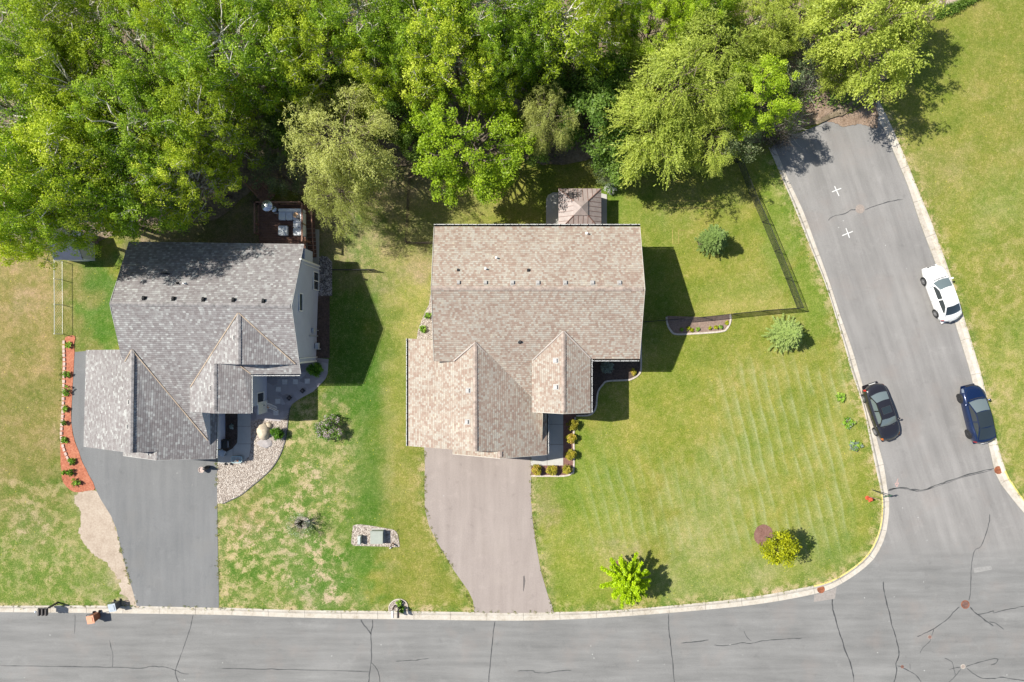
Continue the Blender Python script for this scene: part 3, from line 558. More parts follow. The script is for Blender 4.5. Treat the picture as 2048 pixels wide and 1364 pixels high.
def cover(px, py, r, mat, label, z=0.012, ring=None, slots=False, cat='manhole cover', name='manhole_cover', grp=None):
    g = thing(name, label, cat, P(px, py, 0), grp); c = P(px, py)
    m = MB(); m.lathe((c.x, c.y, z-.02), [(r, 0), (r, .02), (r*.86, .022), (r*.86, .018), (r*.80, .018)], 24); m.build('frame', ring or mat, g)
    m = MB(); m.lathe((c.x, c.y, z-.02), [(r*.79, 0), (r*.79, .023), (0.001, .025)], 24)
    for k in range(-3, 4):
        hw = math.sqrt(max(.01, (r*.68)**2-(k*r*.2)**2))
        if slots: m.box((c.x, c.y+k*r*.2, z+.008), (hw*2, r*.06, .008))
        else:
            for q in range(-3, 4):
                if (k*k+q*q)*.04 < .5: m.box((c.x+q*r*.2, c.y+k*r*.2, z+.007), (r*.09, r*.09, .007), rz=.5)
    m.build('lid', mat, g)
cover(1720, 418, .36, PALEI, 'pale dusty round manhole cover on the upper end of the side road')
cover(1930.5, 1209, .34, RUSTD, 'dark rusty manhole cover where three sealed cracks meet in the junction', ring=RUST)
cover(1641.5, 1178.5, .30, RUST, 'rusty round drain cover in the kerb at the lawn corner', z=.05, slots=True, cat='drain cover', name='drain_cover')
cover(1996, 940, .32, RUST, 'rusty round drain cover in the right kerb below the blue car', z=.05, slots=True, cat='drain cover', name='drain_cover')
cover(1859.5, 1274, .17, simple('valve_iron', (.20, .12, .10), .8), 'small brown valve cover on a crack left of the dark manhole', ring=PALEI, cat='valve cover', name='valve_cover')
cover(1804.5, 1333.5, .12, RUSTD, 'smallest rusty valve cover near the bottom edge of the junction', ring=RUST, cat='valve cover', name='valve_cover')
cover(1926, 1333, .19, PALEI, 'pale ringed valve cover near the bottom edge below the dark manhole', ring=simple('pale_ring', (.42, .38, .33), .9), cat='valve cover', name='valve_cover')
def mark(lines, w_, name='road_marking', mat=None):
    m = MB()
    for i, l in enumerate(lines): m.ribbon(XY(l), w_, 0.008+.004*i)
    return tag(m.build(name, mat or WHITEP), kind='structure')
mark([[(1663.8, 383.8), (1682.3, 376.6)], [(1669, 372.5), (1678, 392)]], .07)
mark([[(1684, 471.3), (1705.6, 462.7)], [(1691.8, 456.5), (1699, 475.8)]], .07)
mark([[(1790, 967), (1797, 965.5)], [(1797, 966), (1793.5, 973.5)], [(1793.5, 973.5), (1790, 967)], [(1793, 965), (1796, 957)]], .05, mat=simple('pink_marking_paint', (.48, .30, .27), .9))
m = MB(); m.prism([(p.x, p.y) for p in PX([(1046.5, 1151), (1049, 1150), (1050.5, 1160), (1049, 1172), (1047, 1182), (1046, 1180), (1046.2, 1165)])], .1, .134); tag(m.build('asphalt_stain', simple('drive_stain', (.12, .105, .10), .85)), kind='structure')
# ------------------------------------------------ houses
def shingle(name, stops, row=0.155, tab=0.27, gap=0.62, patch=0.4, darkline=0.55):
    m, nt, b = newmat(name)
    uv = node(nt, 'ShaderNodeUVMap', uv_map='UVMap'); sp = node(nt, 'ShaderNodeSeparateXYZ'); nt.links.new(uv.outputs[0], sp.inputs[0])
    u, v = sp.outputs[0], sp.outputs[1]
    rv = mth(nt, 'DIVIDE', v, row); ri = mth(nt, 'FLOOR', rv); fr = mth(nt, 'FRACT', rv)
    wn = node(nt, 'ShaderNodeTexWhiteNoise', noise_dimensions='1D'); nt.links.new(ri, wn.inputs['W'])
    uu = mth(nt, 'ADD', mth(nt, 'DIVIDE', u, tab), mth(nt, 'MULTIPLY', wn.outputs[0], 7.0))
    # tabs of two widths
    jit = mth(nt, 'MULTIPLY', noi(nt, uv.outputs[0], 1.3, 0), 0.5); uu = mth(nt, 'ADD', uu, jit)
    ci = mth(nt, 'FLOOR', uu); cb = node(nt, 'ShaderNodeCombineXYZ'); nt.links.new(ci, cb.inputs[0]); nt.links.new(ri, cb.inputs[1])
    w2 = node(nt, 'ShaderNodeTexWhiteNoise', noise_dimensions='2D'); nt.links.new(cb.outputs[0], w2.inputs['Vector'])
    pat = noi(nt, uv.outputs[0], 0.9, 5, 0.65)
    f = mth(nt, 'ADD', mth(nt, 'MULTIPLY', w2.outputs[0], 1-patch), mth(nt, 'MULTIPLY', pat, patch))
    c = ramp(nt, f, stops, 'LINEAR')
    gr = noi(nt, uv.outputs[0], 38, 2, 0.8); c = mixc(nt, 1.0, c, ramp(nt, gr, [(0.3, (0.80, 0.80, 0.80)), (0.7, (1.2, 1.2, 1.2))]), 'MULTIPLY')
    ln = mth(nt, 'LESS_THAN', fr, 0.16); c = mixc(nt, mth(nt, 'MULTIPLY', ln, darkline), c, (0.07, 0.06, 0.058))  # gap and shadow line at each course's lower edge, painted into the colour
    jl = mth(nt, 'LESS_THAN', mth(nt, 'FRACT', uu), 0.08); c = mixc(nt, mth(nt, 'MULTIPLY', jl, darkline*.5), c, (0.09, 0.08, 0.075))
    stn = noi(nt, uv.outputs[0], 0.22, 4, 0.6); c = mixc(nt, 1.0, c, ramp(nt, stn, [(0.3, (0.90, 0.89, 0.88)), (0.7, (1.08, 1.08, 1.07))]), 'MULTIPLY')
    nt.links.new(c, b.inputs['Base Color']); b.inputs['Roughness'].default_value = 0.9; b.inputs['Specular IOR Level'].default_value = 0.25
    bump(nt, b, mth(nt, 'ADD', mth(nt, 'SUBTRACT', 1.0, fr), mth(nt, 'MULTIPLY', w2.outputs[0], .4)), 0.6, 0.012); return m
SH_A = shingle('grey_blend_shingle', [(0.10, (0.198, 0.180, 0.180)), (0.36, (0.236, 0.221, 0.220)), (0.66, (0.262, 0.252, 0.250)), (0.80, (0.295, 0.29, 0.286)), (0.92, (0.37, 0.375, 0.366))], tab=.20, patch=.14)
SH_B = shingle('brown_blend_shingle', [(0.12, (0.275, 0.198, 0.158)), (0.34, (0.315, 0.246, 0.200)), (0.52, (0.342, 0.288, 0.238)), (0.68, (0.360, 0.320, 0.270)), (0.82, (0.372, 0.346, 0.300)), (0.92, (0.42, 0.372, 0.292))], tab=.17, patch=.24, darkline=.45)
WHITE = simple('white_aluminium', (0.78, 0.78, 0.76), .5, .05, 3); TRIM = simple('off_white_trim', (0.70, 0.68, 0.64), .6, .06, 3)
FLASH = simple('tan_valley_metal', (0.42, 0.33, 0.24), .5, .2, 2); FLASHW = simple('pale_valley_metal', (0.42, 0.37, 0.33), .5, .12, 2)
GREYV = simple('grey_roof_vent', (0.36, 0.35, 0.335), .5, .08, 4); BLACKV = simple('black_plastic', (0.025, 0.025, 0.027), .5, .1, 4); PIPEW = simple('white_pipe', (0.75, 0.75, 0.74), .5, .05, 4)
def siding(name, col, board=.14):
    m, nt, b = newmat(name); pos = geo_pos(nt); sp = node(nt, 'ShaderNodeSeparateXYZ'); nt.links.new(pos, sp.inputs[0])
    fr = mth(nt, 'FRACT', mth(nt, 'DIVIDE', sp.outputs[2], board)); c = ramp(nt, fr, [(0.0, tuple(x*.72 for x in col)), (0.12, col), (1.0, col)])
    c = mixc(nt, 1.0, c, ramp(nt, noi(nt, pos, .9, 4), [(0.3, (.93, .93, .93)), (0.7, (1.05, 1.05, 1.05))]), 'MULTIPLY')
    nt.links.new(c, b.inputs['Base Color']); b.inputs['Roughness'].default_value = .6; bump(nt, b, mth(nt, 'SUBTRACT', 1.0, fr), .6, .015); return m
SID_A = siding('grey_lap_siding', (0.44, 0.48, 0.60)); SID_B = siding('tan_lap_siding', (0.46, 0.41, 0.34))
GLASS, _gnt, _gb = newmat('window_glass'); _gb.inputs['Base Color'].default_value = (.02, .025, .03, 1); _gb.inputs['Roughness'].default_value = .05; _gb.inputs['Specular IOR Level'].default_value = .8

def roof(name, polys, mat, parent, th=.17, trim=None):
    """pitched roof planes, each given by photograph points and real heights, extruded down"""
    m = MB(); m.uv = []
    for poly in polys:
        w_ = [P(*q) for q in poly]; n = Vector((0, 0, 0))
        for i in range(len(w_)): n += w_[i].cross(w_[(i+1) % len(w_)])
        if n.z < 0: w_.reverse(); n = -n
        n.normalize(); h = Vector((0, 0, 1)).cross(n).normalized(); v = n.cross(h)
        dn = Vector((0, 0, -th)); k = len(w_)
        def put(pts):
            m.quad(*pts)
            for p in pts: m.uv.append((p.dot(h), p.dot(v)))
        put(w_); put([p+dn for p in reversed(w_)])
        for i in range(k):
            a, b = w_[i], w_[(i+1) % k]; put([a, a+dn, b+dn, b])
    return m.build(name, mat, parent)
def strip3(name, pts, wd, mat, parent, up=.012, th=.02):
    """thin strip lying along 3-D photograph points"""
    m = MB(); w_ = [P(*q)+Vector((0, 0, up)) for q in pts]
    for a, b in zip(w_, w_[1:]):
        d = b-a; s_ = Vector((-d.y, d.x, 0)).normalized()*wd/2; u = Vector((0, 0, th))
        for q in ([a-s_+u, b-s_+u, b+s_+u, a+s_+u], [a-s_, a-s_+u, a+s_+u, a+s_], [b-s_, b+s_, b+s_+u, b-s_+u], [a+s_, a+s_+u, b+s_+u, b+s_], [a-s_+u, a-s_, b-s_, b-s_+u]): m.quad(*q)
    return m.build(name, mat, parent)
def gutter(name, pts, out, parent, mat=WHITE, w_=.13, hangers=True):
    """open gutter trough along an eave; out = direction away from the roof"""
    m = MB(); w3 = [P(*q) for q in pts]; o = Vector((out[0], out[1], 0)).normalized()
    for a, b in zip(w3, w3[1:]):
        e = Vector((0, 0, -.03))
        prof = [Vector((0, 0, .03)), Vector((0, 0, -.09)), o*w_*.8+Vector((0, 0, -.10)), o*w_+Vector((0, 0, .0)), o*w_+Vector((0, 0, .02)), o*(w_-.06)+Vector((0, 0, .025)), o*(w_-.065)+Vector((0, 0, -.03)), o*.02+Vector((0, 0, -.03)), o*.02+Vector((0, 0, .03))]
        for p, q in zip(prof, prof[1:]+prof[:1]): m.quad(a+p+e, b+p+e, b+q+e, a+q+e); m.quad(a+q+e, b+q+e, b+p+e, a+p+e)
        if hangers:
            n = int((b-a).length/.62)
            for i in range(n+1):
                c = a.lerp(b, (i+.3+.2*math.sin(i*5.1))/(n+.6)); d = (b-a).normalized()*.018
                m.quad(c-d, c+d, c+d+o*w_, c-d+o*w_); m.quad(c-d+o*w_, c+d+o*w_, c+d, c-d)
    return m.build(name, mat, parent)
def walls(name, foot, mat, parent, z0=0.0):
    """vertical walls; foot = [(px,py at the ground, top height)], ring of outer corners incl. gable peaks"""
    m = MB(); n = len(foot)
    for i in range(n):
        a, b = foot[i], foot[(i+1) % n]; A, B = P(a[0], a[1]), P(b[0], b[1])
        m.quad((A.x, A.y, z0), (B.x, B.y, z0), (B.x, B.y, b[2]), (A.x, A.y, a[2])); 
    return m.build(name, mat, parent)
def roof_z(tri, x, y):
    a, b, c = [P(*q) for q in tri]; n = (b-a).cross(c-a); return a.z-(n.x*(x-a.x)+n.y*(y-a.y))/n.z
def on_roof(px, py, tri):
    """world point of a photograph point lying on the roof plane through three points"""
    z = 4.0
    for _ in range(12): q = P(px, py, z); z = .5*z+.5*roof_z(tri, q.x, q.y)
    q = P(px, py, z); return Vector((q.x, q.y, z))
def roof_frame(tri):
    a, b, c = [P(*q) for q in tri]; n = (b-a).cross(c-a).normalized(); n = n if n.z > 0 else -n; return n
def box_vent(px, py, tri, parent, mat, sz=(.40, .44, .13), hood=True, name='roof_vent', op=(1, 0)):
    q = on_roof(px, py, tri); m = MB(); n = roof_frame(tri)
    m.box((0, 0, .01), (sz[0]*1.45, sz[1]*1.35, .02)); m.box((0, 0, sz[2]/2+.02), sz, taper=.88); 
    rot = n.to_track_quat('Z', 'Y').to_matrix(); yd = Vector((0, 1, 0)); yd = (yd-n*yd.dot(n)).normalized(); xd = yd.cross(n)
    m.v = [tuple(q+xd*v[0]+yd*v[1]+n*v[2]) for v in m.v]; v_ = m.build(name, mat, parent)
    return v_
def pipe(px, py, tri, parent, mat, r=.05, h=.38, name='vent_pipe'):
    q = on_roof(px, py, tri); m = MB(); m.tube([q+Vector((0, 0, -.05)), q+Vector((0, 0, h))], r, 10); m.lathe((q.x, q.y, q.z-.02), [(r*2.4, 0), (r*1.3, .08), (r*1.05, .12)], 10); return m.build(name, mat, parent)
def window(px, py0, py1, x, z0, z1, parent, name='window', divs=1, pane=GLASS):
    """window in an east facing wall plane x"""
    y0, y1 = (682-py0)/S, (682-py1)/S; y0, y1 = max(y0, y1), min(y0, y1); f = MB(); t = .07
    f.box((x+.02, (y0+y1)/2, z1+t/2), (.06, y0-y1+2*t, t)); f.box((x+.025, (y0+y1)/2, z0-t/2), (.09, y0-y1+2*t, t))
    for yy in [y0+t/2, y1-t/2]+[y1+(y0-y1)*k/divs for k in range(1, divs)]: f.box((x+.02, yy, (z0+z1)/2), (.055, t, z1-z0))
    w_ = f.build(name, WHITE, parent); g = MB(); g.quad((x+.018, y1, z0), (x+.018, y0, z0), (x+.018, y0, z1), (x+.018, y1, z1)); g.build('pane', pane, w_); return w_

# ---- house A: grey roof, left
HA = thing('house', 'house with grey shingle roof and pale grey siding beside the wooden deck', 'house', P(420, 640))
A_back = [(258, 483, 4.1), (607, 488, 4.1), (582, 612, 6.8), (219, 607, 6.8)]
A_front = [(219, 607, 6.8), (582, 612, 6.8), (601, 748, 4.7), (452, 748, 4.72), (428, 775, 4.25), (408, 827, 3.5), (416, 881, 2.9), (264, 699, 5.38), (249, 724, 5.0), (242, 712, 5.2)]
roof('main_roof', [A_back, A_front], SH_A, HA)
TA_b = [A_back[0], A_back[1], A_back[2]]; TA_f = [A_front[0], A_front[1], A_front[2]]
ga_l = [(264, 699, 5.4), (261, 906, 5.4), (167, 893.5, 2.65), (172, 700, 2.65)]
ga_r = [(264, 690, 5.42), (438, 700, 2.6), (431, 917, 2.6), (313.5, 920, 4.46), (314, 903, 4.46), (261, 906, 5.4)]
ga_n = [(314, 899, 4.47), (313.5, 920, 4.47), (246, 911, 2.78), (246, 893, 2.78)]
roof('garage_roof', [ga_l, ga_r, ga_n], SH_A, HA)
roof('porch_roof', [[(477, 625, 6.55), (477, 729, 6.5), (429, 727, 5.52), (429, 827, 5.52), (380, 823, 4.4), (380, 775, 4.4)], [(477, 625, 6.55), (592, 729, 5.05), (477, 729, 6.5)],
    [(429, 716, 5.52), (482, 722, 5.0), (502, 748, 4.66), (502, 827, 4.66), (429, 827, 5.52)]], SH_A, HA)
# gable end between the two porch roofs
m = MB(); a, b, c, d = P(592, 729, 5.0), P(477, 729, 6.35), P(429, 727, 5.4), P(420, 727, 4.2); a2 = Vector((a.x, a.y, 4.2)); m.quad(a2, a, b, c, d); m.build('gable_end', SID_A, HA)
for nm, pts in (('valley', [(264, 699, 5.42), (340, 790, 4.15), (416, 881, 2.93)]), ('valley', [(476, 626, 6.56), (428, 700, 5.48), (381, 774, 4.42)]), ('valley', [(478, 626, 6.56), (535, 678, 5.8), (591, 728, 5.07)]), ('valley', [(480, 731, 5.03), (502, 748, 4.68)]), ('valley', [(263, 700, 5.4), (250, 723, 5.02)])):
    strip3(nm, pts, .07, FLASH, HA, up=.03)
# ridge caps
def caps(pts, mat, parent, wd=.30, step=.20):
    m = MB(); m.uv = []; A, B = P(*pts[0]), P(*pts[1]); d = (B-A); L = d.length; d.normalize(); s_ = Vector((-d.y, d.x, 0)); n = int(L/step)
    for i in range(n):
        a = A+d*(i*step); b = A+d*((i+1)*step)
        for sg in (-1, 1):
            q = [a+Vector((0, 0, .045)), b+Vector((0, 0, .025)), b+s_*sg*wd/2+Vector((0, 0, -.035)), a+s_*sg*wd/2+Vector((0, 0, -.015))]
            if sg < 0: q.reverse()
            m.quad(*q); k = i*1.7+sg*.4
            for p in q: m.uv.append((k*3.1+.1, (i*.155+.08)))
    return m.build('ridge_cap', mat, parent)
CAPA = simple('grey_ridge_shingle', (.27, .255, .25), .9, .3, 3.5); CAPB = simple('brown_ridge_shingle', (.36, .29, .245), .9, .25, 3.5)
caps(((219.5, 607, 6.81), (582, 612, 6.81)), CAPA, HA); caps(((264, 700, 5.42), (261, 906, 5.42)), CAPA, HA); caps(((477, 626, 6.56), (477, 729, 6.52)), CAPA, HA); caps(((429, 728, 5.53), (429, 827, 5.53)), CAPA, HA)
for px, py in ((288, 597), (347, 598), (407, 599.5), (467, 600.5), (527, 602.5)): box_vent(px, py, TA_b, HA, BLACKV, sz=(.17, .26, .16))
for px, py, mt_ in ((355, 567, BLACKV), (370, 567, PIPEW)): pipe(px, py, TA_b, HA, mt_, h=.3)
q = on_roof(331, 547, TA_b); m = MB(); m.box((q.x, q.y, q.z+.05), (.7, .12, .07), rz=-.15); m.tube([q, q+Vector((.1, 0, .35))], .05, 8); m.build('roof_vent', BLACKV, HA)
for px, py, tri in ((257, 804, [ga_l[0], ga_l[1], ga_l[2]]), (254.5, 853, [ga_l[0], ga_l[1], ga_l[2]]), (420, 776, [(477, 625, 6.55), (380, 823, 4.4), (429, 827, 5.52)]), (467, 675, [(477, 625, 6.55), (380, 823, 4.4), (429, 827, 5.52)])): box_vent(px, py, tri, HA, GREYV, sz=(.16, .3, .06))
gutter('gutter', [(502.5, 749, 4.62), (502.5, 826, 4.62)], (1, 0), HA, w_=.09, hangers=False)
gutter('gutter', [(502, 749.5, 4.66), (600, 749.5, 4.66)], (0, -1), HA, w_=.09, hangers=False)
gutter('gutter', [(433.5, 828, 2.55), (431.5, 916, 2.55)], (1, 0), HA, w_=.11)
for pts in ([(607.6, 488, 4.14), (583, 612, 6.86), (601.5, 748, 4.76)], [(258, 483, 4.12), (219, 607, 6.84), (241, 705, 5.25)], [(431, 917.5, 2.66), (314, 920.5, 4.5)], [(312.5, 920.5, 4.5), (246, 911.5, 2.8)]): strip3('rake_trim', pts, .03, simple('grey_trim', (.42, .41, .40)), HA, up=-.02)
XA = P(635, 600).x    # east wall plane
wa = walls('wall', [(640, 533, 4.68), (636.3, 612, 6.5), (633, 722, 4.82), (535, 724, 4.7), (535, 806, 4.45), (452, 806, 4.4), (452, 893, 2.5), (352, 893, 4.15), (352, 872, 4.15), (222, 872, 2.6), (222, 714, 2.6), (333, 714, 4.85), (333, 612, 6.5), (333, 512, 4.15), (600, 512, 4.15), (600, 533, 4.6)], SID_A, HA)
m = MB(); c0, c1 = P(585, 533), P(640, 510); m.prism([(c0.x, c0.y-.3), (c1.x-.01, c0.y-.3), (c1.x-.01, c1.y), (c0.x, c1.y)], 1.95, 3.95, bot=True); m.build('overhang', SID_A, HA)
window('', 596, 626, P(636.5, 0).x+.03, 4.3, 4.9, HA)
window('', 548, 581, P(638.8, 0).x+.03, .45, 1.7, HA, divs=2)
for (px_, py_, h_) in ((640, 533, 5.0), (633, 722, 4.6)):
    c = P(px_, py_); m = MB(); m.box((c.x, c.y, h_/2), (.12, .12, h_)); m.build('corner_board', WHITE, HA)
c = P(632, 661); m = MB(); m.box((XA+.12, c.y, 1.5), (.16, .35, .5)); m.tube([(XA+.12, c.y, 1.2), (XA+.12, c.y, .15)], .03); m.tube([(XA+.1, P(0, 672).y, 2.4), (XA+.1, P(0, 672).y, .3)], .04, 6)
m.box((XA+.15, P(0, 692).y, .6), (.26, .5, .4)); m.tube([(XA+.1, P(0, 698).y, 1.3), (XA+.22, P(0, 698).y, .5), (XA+.3, P(0, 698).y, .15)], .03); m.build('utility_meter', simple('meter_grey', (.42, .44, .46), .5, .1), HA)
for yy_, h_ in ((540, 4.3), (714, 4.4)):
    c = P(640 if yy_ < 600 else 633.5, yy_); m = MB(); m.tube([(c.x+.07, c.y, .1), (c.x+.05, c.y, h_)], .035, 6); m.build('downspout', WHITE, HA)
# entry wall of house A, under the porch eave
xe = P(535, 780).x
window('', 783, 803, xe, .95, 2.2, HA, divs=1)
m = MB(); m.box((xe+.03, P(0, 812).y, 1.05), (.06, .95, 2.1)); dr = m.build('door', simple('white_door', (.70, .70, .68), .5), HA)
m = MB(); m.box((xe+.09, P(0, 808).y, 1.0), (.06, .05, .12)); m.build('handle', simple('dark_metal', (.06, .06, .06), .4, metal=.6), dr)
# garage doors, front side
for x0, x1, yg in ((245, 330, 872), (365, 440, 893)):
    a, b = P(x0, yg), P(x1, yg); m = MB(); m.box(((a.x+b.x)/2, a.y-.03, 1.15), (b.x-a.x, .06, 2.2))
    for k in range(1, 4): m.box(((a.x+b.x)/2, a.y-.055, .1+k*.55), (b.x-a.x, .01, .02))
    m.build('garage_door', WHITE, HA)
# low fence-like trellis wing beside the porch
# ---- house B: brown roof, centre
HB = thing('house', 'large house with blended brown and pink shingle roof and white gutters', 'house', P(1050, 680))
B_back = [(868, 453, 4.75), (1280, 453, 4.75), (1290, 578, 6.95), (862, 576, 6.95)]
B_front = [(862, 576, 6.95), (1290, 578, 6.95), (1278.5, 718, 4.58), (1182, 718, 4.58), (1128, 718, 4.60), (1080, 726, 4.42), (1066, 760, 3.85), (1063, 808, 3.05), (950, 684, 5.22), (907, 723, 4.5), (868, 723, 4.5)]
roof('main_roof', [B_back, B_front], SH_B, HB)
TB_b = [B_back[0], B_back[1], B_back[2]]; TB_f = B_front[:3]
gb_l = [(950.5, 684, 5.25), (950.5, 903, 5.25), (816.5, 892, 2.7), (816.5, 677, 2.7)]
gb_r = [(950.5, 676, 5.28), (1094, 690, 2.7), (1094, 909, 2.7), (1000, 916.5, 4.38), (1000, 903, 4.38), (950.5, 903, 5.25)]
gb_n = [(1000, 899, 4.39), (1000, 916.5, 4.39), (905, 907.5, 2.76), (905, 890, 2.76)]
roof('garage_roof', [gb_l, gb_r, gb_n], SH_B, HB)
pb_l = [(1127, 661, 5.6), (1127, 827, 5.56), (1064, 823.5, 4.58), (1064, 720, 4.62)]; pb_r = [(1127, 661, 5.6), (1181, 717, 4.62), (1181, 825, 4.58), (1127, 827, 5.56)]
roof('porch_roof', [pb_l, pb_r], SH_B, HB)
for pts in ([(951, 685, 5.26), (1007, 746, 4.15), (1062, 807, 3.12)], [(950, 685, 5.26), (907, 722, 4.55)], [(1126.5, 662, 5.6), (1065, 720, 4.66)], [(1127.5, 662, 5.6), (1181, 717, 4.65)]): strip3('valley', pts, .09, FLASHW, HB, up=.03)
caps(((862, 576, 6.96), (1290, 578, 6.96)), CAPB, HB); caps(((950.5, 686, 5.27), (950.5, 903, 5.27)), CAPB, HB); caps(((1127, 662, 5.61), (1127, 827, 5.58)), CAPB, HB); caps(((1000, 903, 4.40), (1000, 916.5, 4.40)), CAPB, HB)
for px in (917, 971, 1025, 1076, 1130.5, 1185, 1239): box_vent(px, 566, TB_b, HB, GREYV, sz=(.22, .28, .13))
for px, py in ((916, 541), (1057, 541)): box_vent(px, py, TB_b, HB, BLACKV, sz=(.15, .17, .12))
for px, py in ((971.5, 538), (993, 516), (1173.5, 467)): pipe(px, py, TB_b, HB, PIPEW, r=.055, h=.32)
pipe(1040, 683, TB_f, HB, BLACKV, r=.08, h=.22)
for px, py, tri in ((936.5, 781, gb_l[:3]), (934.5, 843.5, gb_l[:3]), (1111.5, 721, pb_l[:3]), (1112, 774, pb_l[:3])): box_vent(px, py, tri, HB, GREYV, sz=(.28, .3, .14))
gutter('gutter', [(1280.5, 452, 4.72), (867.5, 452, 4.72)], (0, 1), HB, w_=.15)
gutter('gutter', [(816, 677, 2.68), (816, 892, 2.68)], (-1, 0), HB, w_=.15)
gutter('gutter', [(1183, 719, 4.55), (1278.5, 719, 4.55)], (0, -1), HB, w_=.13)
gutter('gutter', [(1181.5, 718, 4.55), (1181.5, 825, 4.55)], (1, 0), HB, w_=.13)
gutter('gutter', [(1094.5, 828, 2.66), (1094.5, 908.5, 2.66)], (1, 0), HB, w_=.13)
for pts in ([(1280, 453, 4.8), (1290, 578, 6.99), (1279, 718, 4.62)], [(868, 453, 4.8), (862, 576, 6.99), (867.5, 722, 4.54)], [(1094, 909.5, 2.74), (1000, 917, 4.42), (905, 908, 2.8)], [(1181, 825.5, 4.61), (1127, 827.5, 5.6), (1065, 824, 4.61)]): strip3('rake_trim', pts, .035, simple('tan_trim', (.50, .46, .40)), HB, up=-.02)
walls('wall', [(1246, 482, 4.6), (1246, 588, 6.72), (1246, 706, 4.45), (1157, 706, 4.45), (1157, 800, 4.4), (1118, 800, 5.25), (1081, 800, 4.35), (1081, 886, 2.6), (1004, 886, 4.15), (1004, 870, 4.15), (957, 870, 5.0), (838, 870, 2.6), (838, 694, 2.6), (894, 694, 4.2), (894, 588, 6.7), (894, 482, 4.6)], SID_B, HB)
for x0, x1, yg in ((860, 940, 870), (1010, 1070, 886)):
    a, b = P(x0, 870 if x0 < 900 else 886), P(x1, 870 if x0 < 900 else 886); m = MB(); m.box(((a.x+b.x)/2, a.y-.03, 1.15), (b.x-a.x, .06, 2.2))
    for k in range(1, 4): m.box(((a.x+b.x)/2, a.y-.065, .1+k*.55), (b.x-a.x, .01, .02))
    m.build('garage_door', WHITE, HB)
xw = P(1246, 0).x
for y0, y1 in ((510, 545), (620, 650)): window('', y0, y1, xw, 2.6, 3.8, HB, divs=2)
a = P(1225, 706); m = MB(); m.box((a.x, a.y-.02, 2.6), (1.5, .05, 1.2)); w_ = m.build('window', WHITE, HB); m = MB(); m.box((a.x, a.y-.05, 2.6), (1.34, .02, 1.04)); m.build('pane', GLASS, w_)
m = MB(); m.box((P(1105, 800).x, P(0, 800).y-.03, 1.1), (.95, .06, 2.1)); m.build('door', simple('brown_door', (.16, .07, .05), .5), HB)

# ---- garden shed at the left
SHD = thing('shed', 'small shed with navy roof and pale walls half hidden under the left trees', 'shed', P(166, 500))
SLATE = simple('navy_metal_roof', (.055, .065, .095), .5, .1, 2)
x0, x1, y0, y1 = P(141, 0).x, P(192, 0).x, P(0, 522).y, P(0, 470).y; ym = (y0+y1)/2
m = MB(); m.quad((x1, y0, 0), (x1, y1, 0), (x1, y1, 1.9), (x1, ym, 2.5), (x1, y0, 1.9)); m.quad((x0, y1, 0), (x0, y0, 0), (x0, y0, 1.9), (x0, ym, 2.5), (x0, y1, 1.9))
m.quad((x0, y0, 0), (x1, y0, 0), (x1, y0, 1.9), (x0, y0, 1.9)); m.quad((x1, y1, 0), (x0, y1, 0), (x0, y1, 1.9), (x1, y1, 1.9)); m.build('wall', simple('pale_shed_wall', (.5, .52, .55), .6, .08), SHD)
m = MB()
for s_ in (0, 1):
    ya, za = (y0-.12, 1.84) if s_ == 0 else (y1+.12, 1.84)
    q = [(x0-.12, ya, za), (x1+.12, ya, za), (x1+.12, ym, 2.55), (x0-.12, ym, 2.55)]; q = q if s_ == 0 else q[::-1]; m.quad(*q); m.quad(*[(a, b, c-.06) for a, b, c in q[::-1]])
    m.quad(*( [(x0-.12, ya, za-.06), (x1+.12, ya, za-.06), (x1+.12, ya, za), (x0-.12, ya, za)]))
m.build('roof', SLATE, SHD)
m = MB(); m.box(((x0+x1)/2, y0-.02, .95), (1.2, .04, 1.6)); m.build('door', simple('shed_door', (.6, .61, .63), .6, .06), SHD)

# ---- gazebo behind house B
GZ = thing('gazebo', 'square gazebo with brown ribbed metal pyramid roof behind the brown house', 'gazebo', P(1158, 420))
BROWNM = simple('brown_metal_roof', (.31, .255, .235), .5, .14, 2.5, spec=.5); BROWND = simple('brown_metal_trim', (.20, .11, .085), .55, .12, 3)
z0g, z1g = 2.25, 3.25
ca = P(1117, 377, z0g); cb = P(1202.5, 377, z0g); side = cb.x-ca.x; cx_, cy_ = (ca.x+cb.x)/2, ca.y-side/2
cor = [Vector((cx_-side/2, cy_+side/2, z0g)), Vector((cx_+side/2, cy_+side/2, z0g)), Vector((cx_+side/2, cy_-side/2, z0g)), Vector((cx_-side/2, cy_-side/2, z0g))]; ap = Vector((cx_, cy_, z1g))
m = MB(); rb = MB()
for k in range(4):
    a, b = cor[k], cor[(k+1) % 4]; m.quad(b, a, ap); m.quad(a-Vector((0, 0, .06)), b-Vector((0, 0, .06)), ap-Vector((0, 0, .06))); m.quad(a, b, b-Vector((0, 0, .1)), a-Vector((0, 0, .1)))
    for i in range(1, 9):
        t = i/9; e = a.lerp(b, t); mid = (a+b)/2; f = 1-abs(2*t-1); up_ = e+(ap-mid)*f; u = Vector((0, 0, .02)); rb.tube([e+u, up_+u], .018, 4)
    rb.tube([a+Vector((0, 0, .02)), ap+Vector((0, 0, .02))], .035, 6)
m.build('roof', BROWNM, GZ); rb.build('roof_rib', BROWND, GZ)
m = MB(); sc = .34
for k in range(4):
    a = ap.lerp(cor[k], sc); b = ap.lerp(cor[(k+1) % 4], sc); u = Vector((0, 0, .07)); m.quad(b+u, a+u, ap+u*1.6); m.quad(a+u, b+u, b, a)
m.build('roof_cap', BROWNM, GZ)
